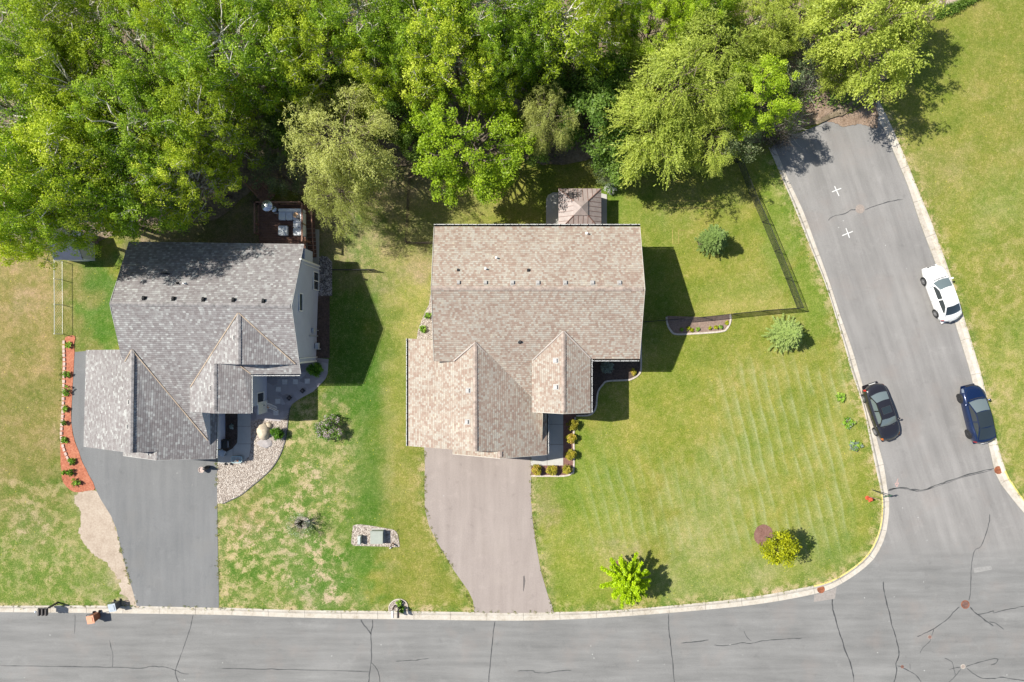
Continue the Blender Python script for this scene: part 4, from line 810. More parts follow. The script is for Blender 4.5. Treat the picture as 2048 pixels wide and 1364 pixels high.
for sx in (-1, 1):
    for sy in (-1, 1):
        m = MB(); m.box((cx_+sx*(side/2-.25), cy_+sy*(side/2-.25), z0g/2), (.12, .12, z0g)); m.build('post', BROWND, GZ)
m = MB(); e = P(1205, 420, .5); m.tube([(cor[1].x+.1, cor[1].y-.2, 1.0), (cor[1].x+.1, cor[1].y-2.6, 1.0)], .04); m.box((cor[1].x+.06, cor[1].y-1.5, .5), (.08, 2.6, 1.0)); m.build('side_screen', simple('rust_screen', (.34, .17, .12), .8), GZ)

# ---- deck of house A
DK = thing('deck', 'raised dark wooden deck with rails behind the grey house', 'deck', P(560, 450))
WOODD = grained('dark_deck_boards', [(0.3, (.08, .045, .034)), (0.5, (.16, .09, .068)), (0.7, (.24, .15, .11))], (2, 12, 40), (.4, .3, .3), bmp=.3); WOODR = simple('reddish_rail_wood', (.24, .13, .09), .8, .25, 5)
zd = 2.2; d0 = P(518, 409, zd); d1 = P(611, 485, zd)
m = MB(); nb = 22
for k in range(nb):
    yy = d0.y+(d1.y-d0.y-1.2)*(k+.5)/nb; m.box(((d0.x+d1.x)/2, yy, zd), (d1.x-d0.x, abs(d1.y-d0.y-1.2)/nb*.9, .05))
m.box(((d0.x+d1.x)/2, (d0.y+d1.y)/2-.5, zd-.12), (d1.x-d0.x-.1, abs(d1.y-d0.y)+.9, .12)); m.build('deck_floor', WOODD, DK)
def rail(parent, a, b, h=.95, nb_=None, mat=WOODR):
    m = MB(); a = Vector(a); b = Vector(b); L = (b-a).length; u = Vector((0, 0, h)); d = (b-a).normalized(); rz = math.atan2(d.y, d.x)
    for zz, th in ((h, .05), (h-.12, .04), (.12, .04)): m.quad(*[q+Vector((0, 0, zz)) for q in (a-Vector((-d.y, d.x, 0))*.05, b-Vector((-d.y, d.x, 0))*.05, b+Vector((-d.y, d.x, 0))*.05, a+Vector((-d.y, d.x, 0))*.05)]); m.tube([a+Vector((0, 0, zz-.02)), b+Vector((0, 0, zz-.02))], .03, 4)
    for k in range(int(L/.14)+1): q = a+d*(k*.14); m.tube([q+Vector((0, 0, .1)), q+u-Vector((0, 0, .05))], .015, 4)
    for k in range(int(L/1.6)+2): q = a+d*min(L, k*1.6); m.box((q.x, q.y, q.z+h/2), (.1, .1, h+.05))
    return m.build('railing', mat, parent)
rail(DK, (d0.x, d0.y, zd), (d1.x, d0.y, zd)); rail(DK, (d0.x, d0.y, zd), (d0.x, d1.y+.6, zd)); rail(DK, (d1.x, d0.y, zd), (d1.x, d1.y, zd))
for px_ in (520, 565, 609):
    for py_ in (411, 480):
        c = P(px_, py_, zd); m = MB(); m.box((c.x, c.y, zd/2), (.14, .14, zd)); m.build('post', WOODR, DK)
# stairs going down beside the deck to the slab
m = MB(); s0 = P(617, 415, zd); s1 = P(622, 515, .3)
for k in range(12): t = (k+.5)/12; m.box((s0.x+(s1.x-s0.x)*t+.1, s0.y+(s1.y-s0.y)*t, zd-(zd-.2)*t), (.65, abs(s1.y-s0.y)/12*.95, .05))
m.build('stair', WOODD, DK)
m = MB()
for ox in (-.25, .45): m.tube([(s0.x+ox, s0.y, zd+.9), (s1.x+ox, s1.y, 1.1)], .05, 4)
m.build('stair_rail', WOODR, DK)
m = MB(); q0 = P(540, 405, zd); q1 = P(505, 368, .4)
for k in range(9): t = (k+.5)/9; m.box((q0.x+(q1.x-q0.x)*t, q0.y+(q1.y-q0.y)*t+.2, zd-(zd-.2)*t), (1.2, .2, .05), rz=.8)
for ox in (-.6, .6): m.tube([(q0.x+ox, q0.y+.3, zd+.9), (q1.x+ox, q1.y+.2, 1.1)], .05, 4)
m.build('stair', WOODR, DK)
# furniture on the deck
CUSH = simple('light_grey_cushion', (.62, .64, .66), .9, .08, 5, bmp=.2); WICK = simple('dark_wicker', (.05, .04, .035), .8, .2, 20)
SF = thing('sofa', 'light grey cushioned corner sofa on the wooden deck', 'sofa', P(590, 440, zd))
def slab(parent, px0, py0, px1, py1, z0, z1, name, mat, r=.06):
    a, b = P(px0, py0, z1), P(px1, py1, z1); x0, x1, y0, y1 = a.x, b.x, b.y, a.y; m = MB()
    pts = [(x0+r, y0), (x1-r, y0), (x1, y0+r), (x1, y1-r), (x1-r, y1), (x0+r, y1), (x0, y1-r), (x0, y0+r)]
    m.prism(pts, z0, z1-r*.6); pin = [((x+(x0+x1)/2*.06)/1.06, (y+(y0+y1)/2*.06)/1.06) for x, y in pts]; n = len(pts)
    for k in range(n): m.quad((*pts[k], z1-r*.6), (*pts[(k+1) % n], z1-r*.6), (*pin[(k+1) % n], z1), (*pin[k], z1))
    m.quad(*[(*p, z1) for p in pin]); return m.build(name, mat, parent)
slab(SF, 556, 417, 606, 423, zd, zd+.75, 'backrest', CUSH); slab(SF, 600, 423, 606, 471, zd, zd+.75, 'backrest', CUSH)
for x0_, y0_, x1_, y1_ in ((557, 423, 571, 440), (571.5, 423, 585, 440), (585.5, 423, 600, 440), (586, 440.5, 600, 455), (586, 455.5, 600, 471)): slab(SF, x0_, y0_, x1_, y1_, zd+.2, zd+.42, 'seat_cushion', CUSH)
slab(SF, 556, 418, 606, 439, zd, zd+.2, 'frame', WICK)
OT = thing('ottoman', 'grey square ottoman standing free on the deck boards', 'ottoman', P(565, 461, zd)); slab(OT, 556, 451, 575, 471, zd+.2, zd+.45, 'seat_cushion', CUSH); slab(OT, 557, 452, 574, 470, zd, zd+.2, 'frame', WICK)
CH = thing('side_table', 'low wooden side table with dark tray at the sofa corner', 'table', P(592, 432, zd)); c = P(591, 430, zd+.75); m = MB(); m.lathe((c.x, c.y, zd+.70), [(.02, -.25), (.03, -.03), (.2, 0), (.2, .03), (.001, .03)], 14); m.build('tabletop', simple('light_wood', (.48, .30, .17), .7), CH)
c = P(596, 433.5, zd+.8); m = MB(); m.lathe((c.x, c.y, zd+.76), [(.16, -.25), (.17, 0), (.14, .02), (.001, .02)], 14); m.build('tray', BLACKV, CH)
PH = thing('patio_heater', 'tall patio heater with round silver reflector at the deck corner', 'patio heater', P(533, 411, zd)); c = P(533, 411, zd+2.1); STEEL = simple('brushed_steel', (.62, .64, .66), .25, .06, 3, metal=.8)
m = MB(); m.lathe((c.x, c.y, zd+2.0), [(.42, 0), (.40, .03), (.22, .12), (.14, .15), (.13, .22), (.001, .23)], 24); m.build('reflector', STEEL, PH); m = MB(); m.tube([(c.x, c.y, zd+.6), (c.x, c.y, zd+2.0)], .035, 8); m.lathe((c.x, c.y, zd), [(.24, 0), (.24, .05), (.18, .1), (.18, .6), (.05, .65)], 14); m.build('stand', STEEL, PH)
RT = thing('round_table', 'small round glass table beside the patio heater', 'table', P(548, 418, zd)); c = P(548, 418, zd+.6); m = MB(); m.lathe((c.x, c.y, zd+.55), [(.2, 0), (.2, .02), (.001, .025)], 18); m.build('tabletop', simple('frosted_glass', (.45, .5, .5), .2), RT); m = MB(); m.tube([(c.x, c.y, zd), (c.x, c.y, zd+.55)], .03); m.lathe((c.x, c.y, zd), [(.14, 0), (.14, .02), (.02, .04)], 12); m.build('base', BLACKV, RT)
# ------------------------------------------------ fences
FBLK = simple('black_fence_wire', (.02, .022, .022), .6, .1, 5); FBRN = simple('brown_fence_wire', (.07, .05, .045), .8, .2, 5); FWHT = simple('galvanised_wire', (.62, .63, .62), .5, .06, 5, metal=.2)
def fence(label, runs, h, mat, gap=.075, wr=.006, prad=.03, pspace=2.6, rail_r=.022, zb=.11, grp=None, name='fence'):
    f = thing(name, label, 'fence', P(*runs[0][0]), grp)
    wires = MB(); posts = []
    for pts in runs:
        w3 = [P(a, b, 0)+Vector((0, 0, zb)) for a, b in pts]
        rails = MB(); rails.tube([p+Vector((0, 0, h)) for p in w3], rail_r, 6); rails.tube([p+Vector((0, 0, .05)) for p in w3], rail_r*.5, 4); rails.build('rail', mat, f)
        for a, b in zip(w3, w3[1:]):
            L = (b-a).length; d = (b-a)/L; n = int(L/gap); hh = h-.04
            for k in range(-int(hh/gap), n+1):
                for sg in (1, -1):
                    s0, z0, s1, z1 = k*gap, 0.04, k*gap+hh, hh
                    if sg < 0: z0, z1 = hh, 0.04
                    if s0 < 0: t = -s0/(s1-s0); z0 = z0+(z1-z0)*t; s0 = 0
                    if s1 > L: t = (L-s0)/(s1-s0); z1 = z0+(z1-z0)*t; s1 = L
                    if s1-s0 < .02: continue
                    wires.tube([a+d*s0+Vector((0, 0, z0)), a+d*s1+Vector((0, 0, z1))], wr, 3, cap=False)
            m_ = max(1, round(L/pspace))
            for k in range(m_+1): posts.append(a+d*(L*k/m_))
    wires.build('wire_mesh', mat, f); seen = []
    for p in posts:
        if any((p-q).length < .3 for q in seen): continue
        seen.append(p); m = MB(); m.tube([p-Vector((0, 0, .1)), p+Vector((0, 0, h+.05))], prad, 8); m.build('post', mat, f)
    return f
fence('black chain link fence around the back garden of the brown house, along the side road', [[(1474, 326), (1497.5, 387), (1523, 444.6), (1547.4, 503), (1570, 557.6), (1593, 617)], [(1593, 617), (1523, 622), (1464, 628), (1405, 634.6), (1290, 644), (1252, 646)], [(1474, 326), (1350, 327), (1225, 329)]], 1.2, FBLK, wr=.0055, gap=.085)
fence('low brown wire pen fence behind the gap between the two houses', [[(905, 353), (822, 352), (818, 420), (815, 487), (838, 489), (866, 488)]], 1.1, FBRN, wr=.0035, gap=.12, rail_r=.016)
fence('thin black wire fence across the gap beside the grey house', [[(668, 541), (740, 541), (752, 541)]], .8, FBLK, wr=.004, rail_r=.018)
fence('pale wire fence running down from the navy roofed shed', [[(127, 523), (127, 560), (127.5, 610), (127.5, 668)]], 1.0, FWHT, gap=.25, wr=.003, prad=.025, rail_r=.02, pspace=1.6)
# red bed border stones, each a paver
bs = smooth([(129, 676), (129, 700), (130, 730), (129, 760), (128, 800), (126, 840), (124, 868), (127, 890), (134, 910), (142, 925)], 14)
bw3 = [P(a, b, .1) for a, b in bs]; acc = 0; last = bw3[0]
PAV = simple('pink_paver', (.50, .37, .32), .9, .2, 6, bmp=.3)
bd = thing('stone_border', 'curved row of pinkish edging pavers along the red mulch bed', 'edging', bw3[0]); k = 0
for a, b in zip(bw3, bw3[1:]):
    acc += (b-a).length
    if acc > .31:
        acc = 0; d = b-a; m = MB(); m.box((b.x, b.y, .15), (.28, .20+.02*math.sin(k*3), .16), rz=math.atan2(d.y, d.x)+.06*math.sin(k*7), taper=.92); m.build('paver', PAV, bd); k += 1
# ------------------------------------------------ vehicles
def paint(name, col, metal=.0, rough=.28):
    m, nt, b = newmat(name); b.inputs['Base Color'].default_value = c4(col); b.inputs['Metallic'].default_value = metal; b.inputs['Roughness'].default_value = rough
    b.inputs['Coat Weight'].default_value = 1.0; b.inputs['Coat Roughness'].default_value = .03; return m
RUB = simple('tyre_rubber', (.022, .022, .023), .8, .1, 10); CARGL, _n, _b = newmat('car_glass'); _b.inputs['Base Color'].default_value = (.022, .030, .033, 1); _b.inputs['Roughness'].default_value = .03; _b.inputs['Specular IOR Level'].default_value = 1.0; _b.inputs['Coat Weight'].default_value = .6
LGLASS, _n, _b = newmat('light_car_glass'); _b.inputs['Base Color'].default_value = (.12, .15, .155, 1); _b.inputs['Roughness'].default_value = .06; _b.inputs['Specular IOR Level'].default_value = .9
ALLOY = simple('alloy_wheel', (.62, .62, .63), .3, .06, 5, metal=.6); DALLOY = simple('dark_alloy_wheel', (.12, .12, .13), .35, .1, 5, metal=.6); LAMP = simple('clear_lamp', (.65, .67, .70), .15, .05, 5); RED = simple('red_lamp', (.45, .02, .02), .25, .1, 5); AMB = simple('amber_lamp', (.55, .16, .03), .3, .1, 5); DARKTR = simple('dark_trim', (.03, .03, .032), .6, .1, 5)
def car(label, px, py, ang, L, W, hr, keys, deck, pmat, roofm=None, rimm=ALLOY, sunroof=False, wheel_r=.33, glass=CARGL, zc=.33, wb=2.75, chrome=None, rglass=None, lamp=LAMP, name='parked_car', nose=.42):
    """x forward. keys = windscreen foot, roof front, roof rear, rear glass foot; deck = [(x, z)] bonnet and boot line"""
    root = thing(name, label, 'car', P(px, py, 0), None)
    xs = np.array([-1, -.985, -.955, -.90, -.82, -.72, -.6, -.5, -.38, -.25, -.1, .05, .2, .35, .48, .6, .7, .8, .88, .94, .975, 1.0])*L/2
    dx, dz = zip(*deck)
    def hw(x):
        u = abs(x)/(L/2); k = nose if x > 0 else nose*.7; return W/2*(1-k*.62*u**5-.03*u*u)
    def zt(x): return float(np.interp(x, dx, dz))
    ST = []
    for x in xs:
        w_, z_ = hw(x), zt(x); lo = .22 if abs(x) < L/2*.96 else .34
        half = [(w_*.86, lo), (w_*.97, lo+.08), (w_*1.0, .50*z_+.06), (w_*.985, z_*.80), (w_*.93, z_*.93), (w_*.84, z_*.985), (w_*.55, z_+.01), (w_*.25, z_+.02)]
        fx = lambda y: x-math.copysign(1, x)*.36*(abs(x)/(L/2))**8*(y/(W/2))**2
        ST.append([(fx(y), y, z) for y, z in half]+[(x, 0, z_+.022)]+[(fx(y), -y, z) for y, z in reversed(half)])
    body = MB(); n = len(ST[0])
    for a, b in zip(ST, ST[1:]):
        for j in range(n-1): body.quad(a[j], b[j], b[j+1], a[j+1])
    body.quad(*[tuple(p) for p in ST[0]]); body.quad(*[tuple(p) for p in reversed(ST[-1])])
    body.quad(*[(x, hw(x)*.85, .23) for x in xs], *[(x, -hw(x)*.85, .23) for x in reversed(xs)])
    # greenhouse
    A, B, C_, D = keys; wbs, wrf = .80, .60
    def gh(x0, x1, top0, top1, mb, na=5, w0=wbs, w1=wrf, bow=.10, lift=.0, inset=0.0, t0=0, t1=1):
        rows = []
        for i in range(na+1):
            t = t0+(t1-t0)*i/na; row = []
            for j in range(9):
                y = -1+2*j/8; x = x0+(x1-x0)*t; sgn = 1 if x0 > x1 else -1; zz = top0+(top1-top0)*(t**.85)
                ww = (w0+(w1-w0)*t)*W/2*(1-inset); row.append((x+sgn*bow*(1-y*y)*(1-t*.4), y*ww, zz+lift+.03*(1-y*y)*t))
            rows.append(row)
        for a, b in zip(rows, rows[1:]):
            for j in range(8):
                q = (a[j], a[j+1], b[j+1], b[j]); mb.quad(*(q if x0 < x1 else q[::-1]))
    zA, zD = zt(A)-.0, zt(D)-.0
    gh(A, B, zA, hr-.03, body); gh(D, C_, zD, hr-.04, body)
    rf = MB() if roofm else body
    rows = []
    for i in range(9):
        t = i/8; x = C_-.08+(B-C_+.16)*t; row = []
        for j in range(9):
            y = -1+2*j/8; row.append((x, y*wrf*W/2, hr-.035+.03*(1-y*y)+.035*math.sin(math.pi*t)))
        rows.append(row)
    for a, b in zip(rows, rows[1:]):
        for j in range(8): rf.quad(a[j], b[j], b[j+1], a[j+1])
    for sg in (1, -1):
        m_ = 10; lo_, up_ = [], []
        for i in range(m_+1):
            t = i/m_; lo_.append((D+(A-D)*t, sg*wbs*W/2, zt(D+(A-D)*t)-.02))
            x = D+(A-D)*t
            if x < C_: s_ = max(0, (x-D)/(C_-D)); up_.append((x, sg*W/2*(wbs+(wrf-wbs)*s_), zD+(hr-.04-zD)*s_**.85))
            elif x > B: s_ = max(0, (A-x)/(A-B)); up_.append((x, sg*W/2*(wbs+(wrf-wbs)*s_), zA+(hr-.03-zA)*s_**.85))
            else: up_.append((x, sg*W/2*wrf, hr-.035+.035*math.sin(math.pi*(x-C_)/(B-C_))))
        for i in range(m_):
            q = (lo_[i], lo_[i+1], up_[i+1], up_[i]); body.quad(*(q if sg < 0 else q[::-1]))
    weld(body.build('body', pmat, root))
    if roofm: weld(rf.build('glass_roof', roofm, root))
    g = MB(); gh(A, B, zA, hr-.03, g, lift=.012, inset=.07, t0=.07, t1=.93); g.build('windscreen', glass, root)
    g = MB(); gh(D, C_, zD, hr-.04, g, lift=.012, inset=.08, t0=.10, t1=.92); g.build('rear_window', rglass or glass, root)
    # side windows
    for sg in (1, -1):
        mid = (A+D)/2-.02
        for xa, xb in ((D+.28, mid-.05), (mid+.05, A-.30)):
            g = MB(); bot, top = [], []
            for i in range(6):
                x = xa+(xb-xa)*i/5
                if x < C_: s_ = (x-D)/(C_-D)
                elif x > B: s_ = (A-x)/(A-B)
                else: s_ = 1.0
                s2 = max(.0, s_)**.85; zb = zt(x)+.03; zt_ = (zD if x < C_ else zA)+(hr-.04-(zD if x < C_ else zA))*s2-.05; zt_ = max(zt_, zb+.01)
                def yy(z): f = (z-zt(x)+.02)/(hr-.035-zt(x)+.02); return sg*(W/2*(wbs+(wrf-wbs)*max(0, f))+.012)
                bot.append((x, yy(zb), zb)); top.append((x, yy(zt_), zt_))
            for i in range(5):
                q = (bot[i], bot[i+1], top[i+1], top[i]); g.quad(*(q if sg < 0 else q[::-1]))
            g.build('side_window', rglass or glass, root)
    for sx in (1, -1):
        for sg in (1, -1):
            x = sx*wb/2+(.02 if sx > 0 else -.02); y = sg*(W/2*.985); r_ = wheel_r
            arch = MB(); arch.lathe((x, y-sg*.06, r_+.0), [(r_*1.12, -.06), (r_*1.12, .072), (r_*1.08, .075), (r_*1.0, .06)] if sg > 0 else [(r_*1.12, .06), (r_*1.12, -.072), (r_*1.08, -.075), (r_*1.0, -.06)], 22, axis='y'); arch.build('wheel_arch', DARKTR, root)
            wh = thing('wheel', None, None, (0, 0, 0)); wh.parent = root
            t = MB(); t.lathe((x, y-sg*.08, r_), [(r_*.68, -.1), (r_*.96, -.1), (r_, -.07), (r_, .07), (r_*.96, .1), (r_*.68, .105)], 22, axis='y'); t.build('tyre', RUB, wh)
            t = MB(); t.lathe((x, y-sg*.08, r_), [(r_*.68, sg*.075), (r_*.66, sg*.108), (r_*.60, sg*.10)], 22, axis='y')
            for k in range(10):
                a_ = 2*math.pi*k/10; c = (x+r_*.34*math.cos(a_), y-sg*.08+sg*.112, r_+r_*.34*math.sin(a_)); u = Vector((math.cos(a_), 0, math.sin(a_)))*r_*.30; v = Vector((-math.sin(a_), 0, math.cos(a_)))*r_*.085; cc = Vector(c)
                q = [cc-u-v, cc+u-v, cc+u+v, cc-u+v]; t.quad(*q); t.quad(*q[::-1])
            t.lathe((x, y-sg*.08, r_), [(r_*.14, sg*.10), (r_*.12, sg*.125), (.001, sg*.125)], 12, axis='y'); t.build('rim', rimm, wh)
            # lamps
    for sg in (1, -1):
        def pt(x, k):
            w_, z_ = hw(x), zt(x); y, z = [(w_*1.0, .50*z_+.06), (w_*.985, z_*.80), (w_*.93, z_*.93), (w_*.84, z_*.985), (w_*.60, z_+.005)][k]
            return (x-math.copysign(1, x)*.36*(abs(x)/(L/2))**8*(y/(W/2))**2+math.copysign(.012, x), sg*(y*1.0+.012), z+.010)
        for nm, fr_, ks, mt_ in (('headlight', (.83, .88, .925, .96, .978), (1, 2, 3), lamp), ('taillight', (-.90, -.935, -.965, -.985), (0, 1, 2), RED)):
            m = MB(); rows_ = [[pt(f_*L/2, k) for k in ks] for f_ in fr_]
            for a_, b_ in zip(rows_, rows_[1:]):
                for j in range(len(ks)-1): m.quad(a_[j], b_[j], b_[j+1], a_[j+1])
            m.build(nm, mt_, root)
        m = MB(); m.blob((A-.18, sg*(W/2*.93+.07), zt(A)+.10), (.08, .12, .07), 8, 6, 1, .05); m.box((A-.16, sg*(W/2*.86), zt(A)+.05), (.06, .14, .03)); m.build('door_mirror', pmat, root)
        for xd in (mid-.0, A-.12, D+.42): m = MB(); m.tube([(xd, sg*(W/2*.997+.001), .36), (xd-.02, sg*(W/2*.985+.004), zt(xd)*.80), (xd-.03, sg*(W/2*.93+.004), zt(xd)*.935)], .007, 4); m.build('door_seam', DARKTR, root)
        for xd in (mid+.22, D+.62): m = MB(); m.box((xd, sg*(W/2*.985+.012), zt(xd)*.80), (.17, .02, .03)); m.build('door_handle', DARKTR, root)
    m = MB(); xg = L/2*.985; m.box((xg+.0, 0, .50), (.09, W*.34, .16)); m.build('grille', DARKTR, root)
    m = MB(); m.box((-L/2-.004, 0, .62), (.03, .50, .13)); m.build('number_plate', simple('plate_white', (.7, .7, .68), .5), root)
    m = MB(); xl = A+.02; m.ribbon([(xl+.09, -W*.30), (xl+.13, 0), (xl+.09, W*.30)], .05, zt(A)+.026); m.build('cowl', DARKTR, root)
    m = MB()
    for sg in (1, -1): m.tube([(A+.14, sg*W*.02, zA+.045), (A-.12, sg*W*.30-.1, zA+.10)], .008, 4)
    m.build('wiper', DARKTR, root)
    m = MB(); xb = L/2-.62*(L/2-A)*0-.0
    bx = L/2*.80; pts = [(A+.10, -W*.41, 0), (bx, -hw(bx)*.66, 0), (L/2*.90, 0, 0), (bx, hw(bx)*.66, 0), (A+.10, W*.41, 0)]
    pts = [(a, b, zt(a)+(.026 if abs(b) < .2 else .008)) for a, b, _ in smooth(pts, 4)]; m.tube(pts, .006, 4)
    bx = -L/2*.90; pts = [(D+.02, -W*.36, 0), (bx, -hw(bx)*.62, 0), (bx-.03, 0, 0), (bx, hw(bx)*.62, 0), (D+.02, W*.36, 0)]; pts = [(a, b, zt(a)+(.026 if abs(b) < .25 else .016)) for a, b, _ in pts]; m.tube(pts, .006, 4)
    m.build('panel_gap', DARKTR, root)
    if sunroof:
        m = MB(); xs0, xs1 = B-.30, B-.85; m.prism([(xs1, -W*.20), (xs0, -W*.20), (xs0, W*.20), (xs1, W*.20)], hr-.02, hr+.045); m.build('sunroof', CARGL, root)
        m = MB()
        for sg in (1, -1): m.tube([(xs1, sg*W*.2, hr+.045), (xs0, sg*W*.2, hr+.045)], .012, 4)
        for xx in (xs0, xs1): m.tube([(xx, -W*.2, hr+.045), (xx, W*.2, hr+.045)], .012, 4)
        m.build('sunroof_frame', simple('soft_grey_trim', (.05, .05, .055), .4), root)
    if chrome:
        for sg in (1, -1):
            m = MB(); m.tube([(D+.1, sg*(wbs*W/2+.012), zt(D)+.01), (0, sg*(wbs*W/2+.014), zt(0)+.012), (A-.1, sg*(wbs*W/2+.012), zt(A)+.01)], .012, 4); m.build('window_trim', chrome, root)
    # the meshes were written in car space: place the whole thing
    for o in [root]+list(root.children_recursive if hasattr(root, 'children_recursive') else []):
        if o.type == 'MESH':
            v = parent_world(root)
            o.data.transform(__import__('mathutils').Matrix.Translation(v))
    root.rotation_euler = (0, 0, ang); return root
WHP = paint('white_car_paint', (.80, .80, .79), rough=.3); BLP = paint('black_car_paint', (.016, .015, .019), rough=.22); BUP = paint('blue_car_paint', (.005, .017, .065), metal=.3, rough=.25)
CHR = simple('chrome_trim', (.6, .6, .62), .2, .05, 5, metal=.9)
def ang(dx, dy): return math.atan2(-dy, dx)
deck_s = [(-2.32, .62), (-2.28, .80), (-2.15, .94), (-1.9, .99), (-1.5, 1.01), (-.9, .96), (.9, .93), (1.1, .96), (1.5, .90), (1.9, .80), (2.15, .70), (2.28, .58), (2.33, .50)]
car('white saloon car parked by the right kerb, bonnet to the top', 1874.5, 588, ang(-.348, -.94), 4.62, 1.78, 1.44, (1.10, .35, -.95, -1.72), deck_s, WHP, nose=.26, wheel_r=.325, wb=2.68, rglass=CARGL, glass=LGLASS)
deck_b = [(-2.36, .62), (-2.32, .84), (-2.15, .98), (-1.8, 1.02), (-1.4, 1.03), (-.9, .97), (.9, .95), (1.2, .97), (1.6, .93), (1.95, .84), (2.2, .73), (2.33, .58), (2.38, .5)]
car('black saloon car with sunroof parked by the left kerb, bonnet to the bottom', 1755, 822.5, ang(.33, .944), 4.72, 1.80, 1.46, (.98, .30, -.95, -1.62), deck_b, BLP, sunroof=True, chrome=CHR, wheel_r=.33, wb=2.75, glass=LGLASS, lamp=AMB, nose=.34)
deck_t = [(-2.34, .66), (-2.28, .92), (-2.1, 1.03), (-1.7, 1.09), (-1.3, 1.08), (-.9, .99), (.9, .94), (1.1, .95), (1.5, .88), (1.9, .77), (2.15, .66), (2.28, .54), (2.35, .46)]
car('dark blue car with black glass roof parked by the right kerb', 1944, 826.5, ang(-.23, -.97), 4.70, 1.86, 1.44, (1.18, .25, -.85, -1.98), deck_t, BUP, glass=LGLASS, rglass=CARGL, roofm=CARGL, lamp=simple('smoked_lamp', (.16, .19, .24), .15), rimm=DALLOY, wheel_r=.345, wb=2.87, nose=.46)

# ------------------------------------------------ street things
def bin_(label, px, py, rz, body, lid, grp=None, name='wheeled_bin'):
    b = thing(name, label, 'wheelie bin', P(px, py, 0), grp); m = MB(); m.box((0, 0, .50), (.50, .56, .88), taper=1.0)
    m.v = [(x*(.84+.16*z/.94), y*(.84+.16*z/.94), z) for x, y, z in m.v]; o1 = m
    m2 = MB(); m2.quad((-.28, -.31, .95), (.28, -.31, .95), (.28, .31, 1.02), (-.28, .31, 1.02)); m2.box((0, 0, .97), (.57, .63, .05), rx=.08); m2.box((0, -.0, 1.01), (.36, .40, .03), rx=.08)
    m3 = MB(); m3.tube([(-.26, .33, .95), (-.26, .42, .93), (.26, .42, .93), (.26, .33, .95)], .025, 6)
    m4 = [MB(), MB()]
    for k, sx in enumerate((-1, 1)): m4[k].lathe((sx*.24, .27, .12), [(.12, -.03), (.12, .03), (.001, .03)], 14, axis='y', rz=math.pi/2)
    v = parent_world(b)
    for nm, mb, mt_ in (('body', o1, body), ('lid', m2, lid), ('handle', m3, BLACKV), ('wheel', m4[0], RUB), ('wheel', m4[1], RUB)):
        mb.v = [(x+v.x, y+v.y, z+v.z) for x, y, z in mb.v]; mb.build(nm, mt_, b)
    b.rotation_euler = (0, 0, rz); return b
bin_('grey blue wheelie bin standing on the kerb by the dark driveway', 238.5, 1206, R(190)+math.pi, simple('grey_bin', (.09, .10, .11), .5), simple('pale_grey_lid', (.40, .45, .50), .4, .15, 3), None)
bin_('orange wheelie bin with pale lid standing in the gutter', 196, 1229.5, R(10), simple('brown_orange_bin', (.28, .10, .05), .5), simple('orange_lid', (.66, .32, .20), .4, .1, 3), None)
def box_on_post(label, px, py, n, dx, mat, h=1.05, post=True, flagm=None, name='mailbox', grp=None, rz=0.0, postmat=None):
    pass
def mailbox(label, px, py, mat, h=1.05, rz=0.0, grp=None, arm=.0, pm=None):
    t = thing('mailbox', label, 'mailbox', P(px, py, 0), grp); c = P(px, py)
    m = MB(); pr = [(-.085, 0), (.085, 0), (.085, .13), (.06, .19), (0, .215), (-.06, .19), (-.085, .13)]; cz, sz = math.cos(rz), math.sin(rz)
    def tr(x, y, z): return (c.x+x*cz-y*sz, c.y+x*sz+y*cz, z)
    for y0, y1 in ((-.27, .25),):
        a = [tr(x, y0-arm, h+z) for x, z in pr]; b = [tr(x, y1-arm, h+z) for x, z in pr]
        for k in range(7): m.quad(a[k], a[(k+1) % 7], b[(k+1) % 7], b[k])
        m.quad(*a); m.quad(*b[::-1])
    m.build('box', mat, t); m = MB(); m.quad(*[tr(x*1.08, -.275-arm, h+z*1.03-.003) for x, z in pr]); m.quad(*[tr(x*1.08, -.28-arm, h+z*1.03-.003) for x, z in pr]); m.build('door', mat, t)
    m = MB(); m.box(tr(0, .18, (h)/2), (.09, .09, h), rz=rz); m.box(tr(0, .0-arm*.5, h-.05), (.08, .5+arm, .07), rz=rz); m.build('post', pm or BLACKV, t)
    m = MB(); m.box(tr(.10, -.02-arm, h+.13), (.012, .16, .03), rz=rz); m.build('flag', RED, t)
    return t
BBOX = simple('black_mailbox', (.05, .045, .045), .4, .1, 3)
mailbox('black mailbox with the white one beside it in the stone ring', 801, 1214, BBOX, arm=.1)
mailbox('white mailbox beside the black one in the stone ring', 790, 1214, WHITE, arm=.1, pm=simple('brown_post', (.10, .06, .045), .8))
# shared rack of three boxes left
MR = thing('mailbox_rack', 'rack of three dark mailboxes on an arched frame by the left kerb', 'mailbox rack', P(104, 1208)); c = P(104, 1208)
for k, px_ in enumerate((98, 105, 112)):
    q = P(px_+0, 1209); m = MB(); pr = [(-.09, 0), (.09, 0), (.09, .14), (.05, .20), (-.05, .20), (-.09, .14)]
    a = [(q.x+x, q.y-.42, 1.05+z) for x, z in pr]; b = [(q.x+x, q.y+.10, 1.05+z) for x, z in pr]
    for i in range(6): m.quad(a[i], a[(i+1) % 6], b[(i+1) % 6], b[i])
    m.quad(*a); m.quad(*b[::-1]); m.build('box', simple('brown_black_box', (.075, .065, .06), .5, .2, 3), MR)
m = MB(); q = P(118, 1203.5); m.box((q.x, q.y, .6), (.12, .12, 1.2)); q2 = P(96, 1209); m.tube([(q.x, q.y, 1.3), (q2.x+.6, q.y-.02, 1.22), (q2.x-.1, q2.y, 1.0)], .05, 6); m.box((q2.x+.3, q2.y-.12, 1.0), (.8, .5, .05)); m.build('frame', BBOX, MR)
